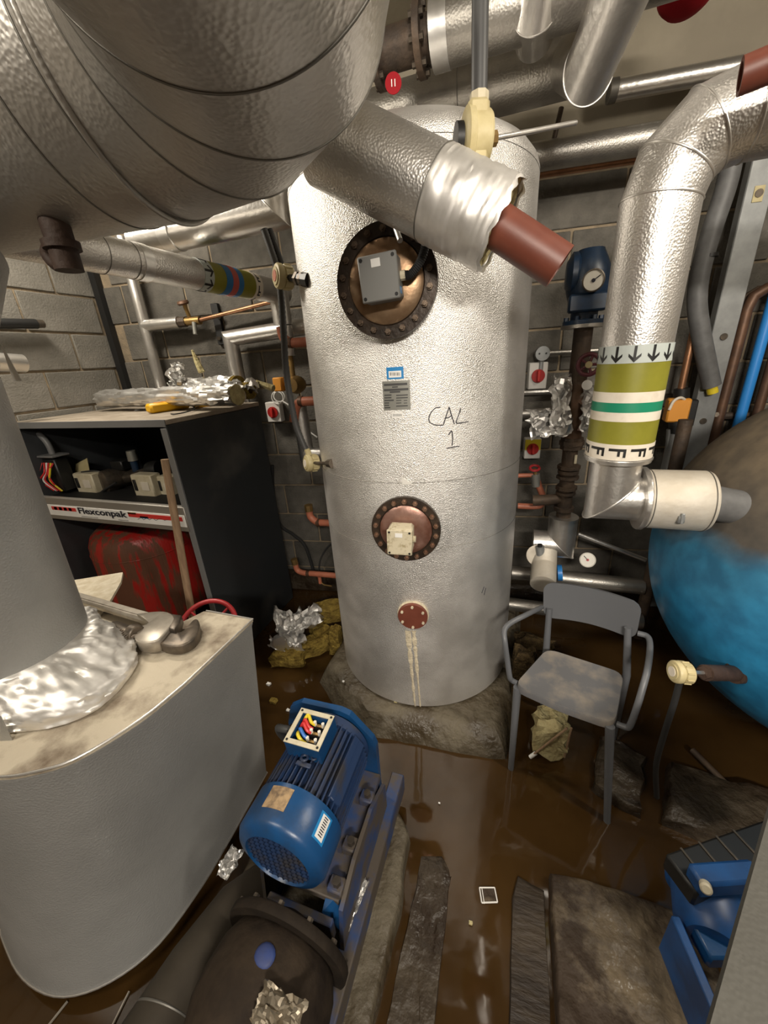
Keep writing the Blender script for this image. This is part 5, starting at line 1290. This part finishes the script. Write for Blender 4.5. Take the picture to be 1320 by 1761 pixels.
cs1 = PY(487,476,1.44); tp, tn = TS(524,481); axs = V((-.62,-.78,.08)).normalized()
s1_ = sensor('tank_sensor', 'cream sensor head at the upper left side of the tank', cs1, axs, 1.05, 'copper_paint')
sx_ = (cs1 - tp).normalized(); MB().cyl(cs1, tp, .012, n=10).build('stem', 'black', s1_); MB().cyl(tp + sx_*.035, tp - sx_*.03, .020, .026, n=8).build('boss', 'black', s1_)
for k in (.005,.03): MB().cyl(tp + sx_*k, tp + sx_*(k+.014), .024, n=6).build('hex_nut', 'steel_dark', s1_)
cs2 = PY(535,796,1.46); tp, tn = TS(568,797); axs = V((-.66,-.75,.1)).normalized()
s2_ = sensor('tank_sensor', 'cream sensor head at mid height on the tank left side', cs2, axs, .95)
sx_ = (cs2 - tp).normalized(); MB().cyl(cs2, tp, .007, n=8).build('stem', 'steel_dark', s2_); MB().cyl(tp + sx_*.02, tp - sx_*.02, .016, .020, n=8).build('boss', 'steel_dark', s2_)
MB().cyl(cs2 + V((-.005,0,.034)), cs2 + V((-.012,0,.062)), .013, n=8).build('gland', 'cream', s2_)
cd1 = [(454,395),(466,430),(478,470),(484,520),(488,580),(492,640),(500,690),(510,735),(526,775)]
one(MB().tube(spline([PY(x,y,1.48) for x, y in cd1],14), [.0125 if i % 2 else .0142 for i in range((len(cd1)-1)*14+1)], 12), 'flexible_conduit', 'conduit_grey', 'long corrugated grey conduit looping down to the lower tank sensor', 'conduit', smooth=60)
one(MB().tube(spline([PY(x,y,1.50) for x, y in ((463,395),(474,425),(481,445),(487,462))],8), .012, 10), 'black_conduit', 'black_rubber', 'short black conduit into the upper left tank sensor', 'conduit')

# ================================================================== top sensor with rigid conduit
c = PY(808,240,1.20); a = V((-.93,-.36,0)).normalized()
ts_ = T('duct_sensor', 'cream sensor housing with steel probe hanging above the tank front', 'sensor', c - V((0,0,.07)))
MB().lathe(c, a, [(0,-.045),(.048,-.045),(.052,-.04),(.052,-.005),(.058,-.003),(.060,.012),(.054,.016),(.04,.02),(0,.02)], 36).build('head', 'cream', ts_)
MB().bbox(c - a*.012, (.075,.05,.125), .008, Matrix((V((a.y,-a.x,0)), a, V((0,0,1)))).transposed()).build('housing', 'cream', ts_)
MB().cyl(c + a*.02, c + a*.036, .034, n=24).build('rubber_seal', 'black', ts_)
g = PY(823,190,1.20); MB().cyl(g - V((0,0,.05)), g + V((0,0,.03)), .022, n=8).build('gland', 'cream_pale', ts_)
r0 = PY(838,240,1.19); r1 = PY(990,211,1.40)
MB().tube([r0, r1], .0055, 10).build('probe_rod', 'alu_plain', ts_); MB().cyl(PY(838,240,1.19), PY(852,238,1.20), .016, n=8).build('probe_nut', 'brass', ts_)
one(MB().tube([V((g.x,g.y,g.z+.02)), V((g.x-.003,g.y,g.z+.25)), V((g.x,g.y,ZC-.01))], .0185, 18), 'rigid_conduit', 'conduit_grey', 'straight grey conduit dropping from the ceiling to the cream sensor', 'conduit')

# ================================================================== overhead pipes at the top right
om = T('overhead_pipe', 'dark lagged pipe crossing above the tank', 'pipe', (-.3,1.95,2.47))
oz = 2.575
_, js = pipe_run([V((-1.9,1.95,oz)), V((.22,1.95,oz))], .088, 'cladding', 'alu_dark', om, 44)
MB().torus((-.28,1.95,oz), (1,0,0), .088, .002, 44, 6).build('lap_seam', 'seam', om)
o2 = T('overhead_pipe', 'lagged pipe with foil-taped end highest above the tank', 'pipe', (0,1.72,2.6))
A = PY(745,58,1.62); B2 = PY(1010,-22,1.62); A.z = B2.z = (A.z+B2.z)/2; ax = (B2-A).normalized()
MB().tube([A, B2 + ax*.6], .078, 40).build('cladding', 'alu_dark', o2); MB().ringband(A, ax, .04, .081, -.002, .05, 40).build('foil_tape', 'foil', o2)
fv = T('flanged_valve', 'dark flanged valve at the end of the top lagged pipe', 'valve', A - ax*.12 - V((0,0,.1)))
MB().cyl(A - ax*.19, A - ax*.01, .052, n=28).build('valve_body', 'iron_pipe', fv)
for k in (.03,.17):
    MB().cyl(A - ax*(k+.02), A - ax*k, .085, n=32).build('flange', 'iron_pipe', fv)
    for i in range(8):
        t = math.pi*2*(i+.5)/8; u, v, _ = basis(ax); p = A - ax*(k+.01) + (u*math.cos(t)+v*math.sin(t))*.07
        MB().cyl(p - ax*.022, p + ax*.022, .010, n=6).build('bolt', 'steel_dark', fv)
# numbered tag on a chain
tg = PY(676,143,1.57)
tt = T('number_tag', 'round red tag numbered 11 hanging from the valve', 'tag', tg - V((0,0,.03)))
tn_ = (EYE - tg); tn_.z *= .2; tn_.normalize()
MB().cyl(tg - tn_*.002, tg + tn_*.001, .026, n=32).build('disc', 'red_tag', tt)
rgt = V((0,0,1)).cross(tn_).normalized()
text_mesh('11', .018, tg + tn_*.0015 - rgt*.0065 - V((0,0,.009)), rgt, V((0,0,1)), .0008, .013, .02).build('numerals', 'white', tt, 0)
MB().tube([tg + V((0,0,.024)), A - ax*.12 - V((0,0,.05))], .0022, 6).build('chain', 'steel_dark', tt)
# mitred droppers
md = T('dropper_pipe', 'silver pipe dropping to a mitred end at top right of the tank', 'pipe', PY(1010,170,1.72))
p0 = PY(1012,120,1.70); p1 = PY(1075,-30,1.55); dd = (p1-p0).normalized()
_, js = pipe_run([V((.10,1.93,2.57)), p0, p0 + dd*.9], .074, 'cladding', 'alu_plain', md, 40); seam_ring(js[0], .003, 'seam_light', md, 'mitre_bead')
me_ = T('dropper_pipe', 'short silver mitred pipe end at the top edge of the picture', 'pipe', PY(920,45,1.62))
p0 = PY(920,22,1.60); p1 = PY(934,-70,1.55)
_, js = pipe_run([p0 + V((.0,.13,.02)), p0, p0 + (p1-p0).normalized()*.5], .058, 'cladding', 'alu_plain', me_, 36); seam_ring(js[0], .0025, 'seam_light', me_, 'mitre_bead')
def straight(name, lab, a_, b_, r, m, cat='pipe', n=24): return one(MB().tube([a_, a_.lerp(b_,.5), b_], r, n), name, m, lab, cat)
q0 = PW(1046,158,.22); q1 = PW(1340,112,.22); q1.z = q0.z
straight('thin_lagged_pipe', 'slim silver pipe running along the beam at top right', q0, q1 + WU*.5, .036, 'alu_plain')
MB().cyl(q0, q0 + WU*.03, .040, n=24).build('end_collar', 'seam', None); tag(bpy.context.scene.objects[-1] if False else COL.objects[-1], 'dark collar on the end of the slim silver pipe by the beam', 'collar')
q0 = PW(890,272,.30); q1 = PW(1135,240,.30); q1.z = q0.z = (q0.z+q1.z)/2
straight('lagged_pipe', 'silver lagged pipe between the tank top and the banded pipe bend', q0, q1 + WU*.25, .052, 'alu_dark')
q0 = PW(890,302,.24); q1 = PW(1080,276,.24); q1.z = q0.z = (q0.z+q1.z)/2
straight('copper_run', 'dull copper pipe just below the silver pipe right of the tank top', q0, q1 + WU*.3, .020, 'copper')
q = PW(962,150,.35)
one(MB().tube([PW(965,185,.3), PW(945,270,.3)], .010, 8), 'hanger_rod', 'iron_pipe', 'thin dark hanger rod beside the tank top', 'rod')
bl = T('alarm_bell', 'red alarm bell cut off by the top edge of the picture', 'bell', PY(1185,15,1.9))
q = PY(1187,-26,1.9); MB().lathe(q, (0,-.5,-.85), [(0,-.04),(.085,-.04),(.085,-.01),(.075,.015),(.05,.034),(0,.042)], 36).build('gong', 'red_tag', bl); MB().cyl(q - V((0,-.5,-.85)).normalized()*.04, q - V((0,-.5,-.85)).normalized()*.09, .06, n=24).build('base', 'red_tag', bl)

# ================================================================== services between tank and banded pipe
YV = 2.08
wm = T('gauged_valve', 'dark blue flanged valve with round dial gauge behind the banded pipe', 'valve', PY(1008,560,YV))
c = PY(1008,505,YV)
z_ = lambda y: PY(1008,y,YV).z
MB().lathe((c.x,c.y,0), (0,0,1), [(0,z_(560)),(.085,z_(560)),(.085,z_(551)),(.055,z_(549)),(.055,z_(535)),(.07,z_(520)),(.085,z_(500)),(.09,z_(470)),(.07,z_(450)),(.05,z_(430)),(0,z_(430))], 28).build('valve_body', 'blue_valve', wm)
MB().bbox((c.x,c.y-.06,z_(523)), (.15,.06,.07), .008).build('nameplate_block', 'blue_valve', wm)
MB().cyl((c.x,c.y,z_(564)), (c.x,c.y,z_(558)), .09, n=28).build('bottom_flange', 'alu_dark', wm)
for i in range(6):
    t = 2*math.pi*i/6; MB().cyl((c.x+.07*math.cos(t),c.y+.07*math.sin(t),z_(556)), (c.x+.07*math.cos(t),c.y+.07*math.sin(t),z_(544)), .011, n=6).build('bolt', 'blue_valve', wm)
MB().lathe((c.x-.03,c.y,z_(470)), (-1,0,0), [(0,0),(.06,0),(.085,.02),(.085,.04),(.05,.06),(0,.06)], 24).build('side_cap', 'blue_valve', wm)
def gauge(t, c, r, ax_, mm='steel_dark', hand=2.3):
    a = V(ax_).normalized(); u, v, _ = basis(a)
    MB().lathe(c, a, [(0,-.03),(r*.9,-.03),(r,-.02),(r,.004),(r*.9,.006),(r*.88,.001),(0,.001)], 28).build('gauge_case', mm, t)
    MB().cyl(c + a*.001, c + a*.002, r*.87, n=28).build('gauge_dial', 'gauge_face', t)
    MB().tube([c + a*.004, c + a*.004 + (u*math.cos(hand)+v*math.sin(hand))*r*.7], r*.05, 5).build('gauge_needle', 'ink', t)
    MB().cyl(c + a*.002, c + a*.005, r*.18, n=12).build('gauge_hub', 'red_plastic' if mm == 'gauge_face' else 'ink', t)
gauge(wm, PY(1020,482,1.97), .042, EYE - PY(1020,482,1.97), 'steel_dark', .6)
# vertical iron pipe
vp2 = T('iron_standpipe', 'dark iron and copper standpipe with couplings right of the tank', 'pipe', PY(985,885,YV))
pz = lambda y: PY(990,y,YV).z
cx2 = c.x + .005; cy2 = YV
MB().cyl((cx2,cy2,pz(700)), (cx2,cy2,pz(563)), .040, n=24).build('upper_pipe', 'iron_pipe', vp2)
MB().cyl((cx2+.005,cy2,pz(760)), (cx2+.005,cy2,pz(660)), .043, n=24).build('copper_section', 'iron_copper', vp2)
MB().tube([(cx2+.01,cy2,pz(735)), (cx2+.05,cy2-.02,pz(718)), (cx2+.09,cy2-.03,pz(690))], .028, 14).build('strainer_leg', 'iron_copper', vp2)
MB().cyl((cx2+.01,cy2,pz(890)), (cx2+.005,cy2,pz(760)), .036, n=24).build('lower_pipe', 'iron_pipe', vp2)
for y0_, y1_, r_ in ((752,772,.052),(757,765,.058),(800,806,.055),(808,814,.050),(818,823,.054),(836,842,.052),(846,850,.048),(872,878,.050)):
    MB().cyl((cx2+.008,cy2,pz(y1_)), (cx2+.008,cy2,pz(y0_)), r_, n=8 if r_ > .05 else 20).build('coupling', 'iron_pipe', vp2)
MB().bbox((cx2+.03,cy2-.036,pz(787)), (.012,.004,.045), .001).build('paper_label', 'cream_pale', vp2)
MB().tube([(cx2,cy2,pz(858)), (cx2-.09,cy2-.02,pz(860)), (cx2-.15,cy2-.02,pz(862))], .028, 14).build('tee_branch', 'iron_pipe', vp2)
hw2 = T('purple_handwheel', 'small dark red handwheel on the iron standpipe', 'handwheel', PY(1012,640,1.95)); c = PY(1012,627,1.95); a = (EYE - c); a.z = 0; a.normalize()
mat('wheel_purple', (.11,.02,.03), rough=.45)
MB().torus(c, a, .042, .009, 28, 8).build('rim', 'wheel_purple', hw2); MB().cyl(c - a*.12, c + a*.008, .012, n=12).build('stem', 'brass', hw2)
u, v, _ = basis(a)
for i in range(5):
    t = 2*math.pi*i/5; MB().cyl(c, c + (u*math.cos(t)+v*math.sin(t))*.04, .006, n=8).build('spoke', 'wheel_purple', hw2)
MB().cyl(c + a*.006, c + a*.013, .014, n=16).build('centre_nut', 'cream', hw2)
wd_ = T('white_disc', 'small white disc tag beside the iron standpipe', 'tag', PY(1009,670,1.94)); c = PY(1009,662,1.94); MB().cyl(c - a*.002, c + a*.002, .021, n=24).build('disc', 'white', wd_)
# foil scraps caught on the standpipe
for i, (x, y, sx, sy, rz, tl_, lab) in enumerate(((963,690,.09,.24,.2,1.25,'folded foil strip hanging left of the standpipe'),(942,728,.20,.14,.4,1.0,'crumpled foil and clear film beside the lower isolator'),(1012,705,.07,.20,.1,1.3,'narrow foil strip between standpipe and banded pipe'))):
    one(foil_scrap(PY(x,y,2.02), sx, sy, 51+i, .05, rotz=rz, tilt=tl_), 'foil_scrap', 'foil', lab, 'foil', 'loose foil', 12)
# isolators on the right
i1 = T('isolator_switch', 'white rotary isolator with red knob under a round conduit box', 'switch', PW(922,664,.03), 'rotary isolators'); isolator(i1, PW(923,646,.05), .10, .145, None)
c = PW(930,608,.05); MB().cyl(c, c + WN*.05, .038, n=24).build('conduit_box', 'strut', i1); MB().cyl(c + WN*.02 - V((0,0,.03)), c + WN*.02 - V((0,0,.09)), .016, n=12).build('gland', 'strut', i1)
for sx in (-1,1): MB().cyl(c + WN*.05 + WU*.018*sx, c + WN*.053 + WU*.018*sx, .005, n=8).build('screw', 'black', i1)
i2 = T('isolator_switch', 'yellow and white rotary isolator with red knob lower down right of the tank', 'switch', PW(914,786,.03), 'rotary isolators'); isolator(i2, PW(914,770,.05), .095, .125, 'wire_yellow')
straight('surface_conduit', 'thin grey conduit running right from the round conduit box', c + WU*.03 + WN*.02, PW(1040,602,.07), .014, 'alu_dark', 'conduit', 12)
q0 = PW(890,676,.06); q1 = PW(970,668,.06); q1.z = q0.z
straight('tray_edge', 'white cable tray edge below the upper right isolator', q0, q1, .014, 'alu_plain', 'cable tray', 8)
q0 = PW(885,712,.10); q1 = PW(960,706,.10); q1.z = q0.z
straight('lagged_stub', 'dusty horizontal pipe behind the foil scraps right of the tank', q0, q1, .030, 'alu_dark')
# drain cocks
dk = T('drain_valve', 'small red-handled brass drain valve right of the tank', 'valve', PY(930,885,2.15))
Yd = 2.15
MB().tube(spline([PY(890,870,Yd),PY(918,871,Yd),PY(930,868,Yd),PY(933,855,Yd),PY(927,838,Yd),PY(922,822,Yd)],5), .017, 12).build('copper_bend', 'copper_paint', dk)
MB().cyl(PY(922,836,Yd), PY(920,815,Yd), .024, n=10).build('valve_body', 'plate', dk); MB().cyl(PY(920,815,Yd), PY(919,806,Yd), .008, n=8).build('spindle', 'brass', dk)
MB().torus(PY(919,805,Yd), (0,-.4,1), .024, .007, 20, 6).build('red_wheel', 'red_wheel', dk)
MB().cyl(PY(938,862,Yd), PY(947,860,Yd), .028, n=8).build('union_nut', 'copper_old', dk); MB().tube([PY(890,818,Yd), PY(916,817,Yd)], .012, 10).build('feed_pipe', 'copper_paint', dk)
MB().cyl(PY(945,860,Yd), PY(965,862,Yd), .024, n=12).build('nipple', 'steel_dark', dk)
# silver elbow at the foot
se = T('mitred_elbow', 'silver mitred pipe elbow at the foot of the iron standpipe', 'pipe', PY(985,955,YV))
s0 = V((cx2+.012,cy2,pz(893))); s1_ = V((cx2+.012,cy2,PY(985,938,YV).z)); s2_ = PY(915,942,YV); s2_.z = s1_.z
_, js = pipe_run([s0,s1_,s2_], .072, 'cladding', 'alu_plain', se, 36); seam_ring(js[0], .003, 'seam_light', se, 'mitre_bead')
MB().cyl(s0, s0 + V((0,0,.014)), .074, n=36).build('end_ring', 'alu_plain', se)
se2 = T('lagged_tee', 'silver lagged elbow with black valve stem behind the chair back', 'pipe', PY(940,1010,1.95))
k0 = PY(935,972,1.92); k1 = PY(933,1005,1.80)
_, js = pipe_run([k0 + V((0,.05,.06)), k0, k1], .062, 'cladding', 'alu_dusty', se2, 32)
MB().cyl(PY(930,968,1.92), PY(928,940,1.92), .022, n=14).build('valve_neck', 'strut', se2); MB().cyl(PY(928,950,1.92), PY(928,936,1.92), .012, n=10).build('valve_stem', 'black', se2)
MB().lathe(PY(925,955,1.93), (-.2,-1,.2), [(0,0),(.055,0),(.058,.01),(.03,.016),(0,.016)], 28).build('cover_disc', 'offwhite', se2)
pg = T('pressure_gauge', 'round white pressure gauge low on the wall behind the chair', 'gauge', PY(1010,975,2.2)); gauge(pg, PY(1010,963,2.15), .042, EYE - PY(1010,963,2.15), 'gauge_face', 2.4)
q0 = PY(993,918,2.25); q1 = PY(1110,963,2.25)
straight('sloping_tube', 'thin pale tube sloping across the wall below the banded pipe', q0, q1, .012, 'alu_plain')
q0 = PY(880,985,2.2); q1 = PY(1110,990,2.2); q1.z = q0.z
straight('low_header', 'low silver header pipe along the wall behind the chair', q0, q1, .045, 'alu_dark')
MB2 = MB().cyl(PY(958,985,2.15), PY(966,985,2.15), .047, n=20); one(MB2, 'blue_clip', 'blue_pipe', 'small blue pipe clip on the low header pipe', 'clip')
q0 = PY(870,1038,2.1); q1 = PY(1110,1042,2.1); q1.z = q0.z
straight('low_header', 'lowest silver pipe along the wall foot behind the chair', q0, q1, .040, 'alu_dark')
q0 = PY(1125,960,2.2); straight('wall_post', 'dark post behind the blue vessel end', V((q0.x,q0.y,.02)), V((q0.x,q0.y,1.3)), .03, 'iron_pipe')

# ================================================================== services right of the banded pipe
lg = T('grey_lagged_pipe', 'grey foam-lagged pipe bent along the wall right of the banded pipe', 'pipe', PW(1222,668,.15))
MB().tube(spline([PW(x,y,.20) for x, y in ((1262,250),(1248,320),(1222,400),(1203,470),(1198,520),(1204,570),(1218,640),(1223,664))],6), .040, 20).build('foam_lagging', 'lag_grey', lg)
q = PW(1223,664,.20); MB().cyl(q, q + (PW(1225,676,.20)-q), .024, n=14).build('yellow_core', 'wire_yellow', lg)
MB().cyl(PW(1216,438,.20), PW(1215,444,.20), .0415, n=20).build('cable_tie', 'black', lg)
stp = T('steel_strut', 'galvanised steel strut standing against the back wall', 'strut', PW(1190,790,.10))
a_ = PW(1285,330,.14); b_ = PW(1205,760,.14); mid = (a_+b_)/2
MB().bbox((mid.x,mid.y,1.3), (.105,.05,2.5), .004, rotw).build('channel', 'strut', stp)
for y in (345,580,722): MB().cyl(PW(1240,y,.0) * 0 + V((mid.x,mid.y,PW(1230,y,.14).z)) + WN*.024, V((mid.x,mid.y,PW(1230,y,.14).z)) + WN*.032, .016, n=12).build('bolt', 'steel_dark', stp)
MB().bbox(V((mid.x,mid.y,PW(1275,340,.14).z)) + WN*.027, (.04,.003,.06), .001, rotw).build('yellow_label', 'cream', stp)
def upright(name, lab, x0, y0, x1, y1, r, m, hook=False, off=.10, lo=None):
    a_ = PW(x0,y0,off); b_ = PW(x1,y1,off); mx = (a_+b_)/2; z0 = lo if lo is not None else b_.z - .4
    pts = [V((mx.x,mx.y,z0)), V((mx.x,mx.y,a_.z-.06))]
    if hook: pts += [V((mx.x,mx.y,a_.z)) + WU*.015, V((mx.x,mx.y,a_.z+.03)) + WU*.06, V((mx.x,mx.y,a_.z+.035)) + WU*.4]
    else: pts += [V((mx.x,mx.y,a_.z))]
    return one(MB().tube(pts, r, 14), name, m, lab, 'pipe', smooth=60)
upright('copper_pipe', 'dark copper upright hooking right near the right edge', 1290,510,1235,720,.024,'copper_old',True,.10,.9)
upright('copper_pipe', 'dark copper upright just left of the hooked one', 1278,512,1222,720,.018,'iron_pipe',True,.06,.9)
upright('blue_pipe', 'bright blue plastic upright pipe at the right edge', 1322,480,1292,700,.024,'blue_pipe',False,.10,.9)
upright('copper_pipe', 'brown upright pipe at the right edge beyond the blue pipe', 1338,560,1312,700,.022,'copper_old',False,.10,.9)
upright('copper_pipe', 'bright copper upright between banded pipe and grey lagged pipe', 1188,560,1172,690,.017,'copper',False,.16,1.05)
va = T('valve_actuator', 'orange valve actuator with black collar beside the banded pipe', 'actuator', PW(1160,725,.2))
MB().bbox(PW(1163,705,.20), (.10,.07,.12), .008).build('orange_case', 'orange', va); MB().cyl(PW(1172,668,.18), PW(1170,690,.18), .036, n=12).build('collar', 'black', va)
MB().bbox(PW(1178,710,.16), (.08,.06,.14), .006).build('black_body', 'black', va); MB().cyl(PW(1162,722,.2), PW(1162,745,.2), .034, n=12).build('black_union', 'black', va)
MB().tube(spline([PW(1150,705,.24),PW(1158,690,.24),PW(1170,684,.24),PW(1180,690,.22)],5), .007, 8).build('white_cable', 'offwhite', va)
q0 = PW(1164,745,.2); straight('silver_sleeve', 'short grey pipe sleeve under the orange actuator', q0, V((q0.x,q0.y,PW(1155,812,.2).z)), .040, 'strut')
straight('thin_tube', 'thin tube beside the grey sleeve under the actuator', PW(1150,738,.2), PW(1144,812,.2), .012, 'strut', 'pipe', 10)
rl_ = T('mounting_rail', 'dark wall rail with square washer behind the upright pipes', 'rail', PW(1270,720,.05))
q0 = PW(1225,716,.05); q1 = PW(1340,712,.05); q1.z = q0.z; MB().tube([q0,q1], .02, 8).build('rail_bar', 'iron_pipe', rl_); MB().bbox(PW(1231,713,.09), (.06,.02,.05), .003, rotw).build('square_washer', 'strut', rl_); MB().cyl(PW(1231,713,.10), PW(1231,713,.115), .014, n=6).build('nut', 'steel_dark', rl_)

# ================================================================== sensor on the blue vessel
cs3 = PY(1170,1156,base.y-.155); hd = vhd
s3_ = sensor('vessel_sensor', 'cream sensor head in front of the blue vessel nozzle', cs3, (-1,-.25,.12), .82)
MB().tube([hd, cs3], .006, 8).build('stem', 'alu_plain', s3_)
one(MB().tube(spline([cs3 + V((.004,0,-.03)), cs3 + V((.006,0,-.12)), cs3 + V((.004,.0,-.26)), cs3 + V((.012,.01,-.42)), cs3 + V((.05,.03,-.60))],6), .009, 10), 'sensor_cable', 'black_rubber', 'grey cable dropping from the vessel sensor into the water', 'cable')
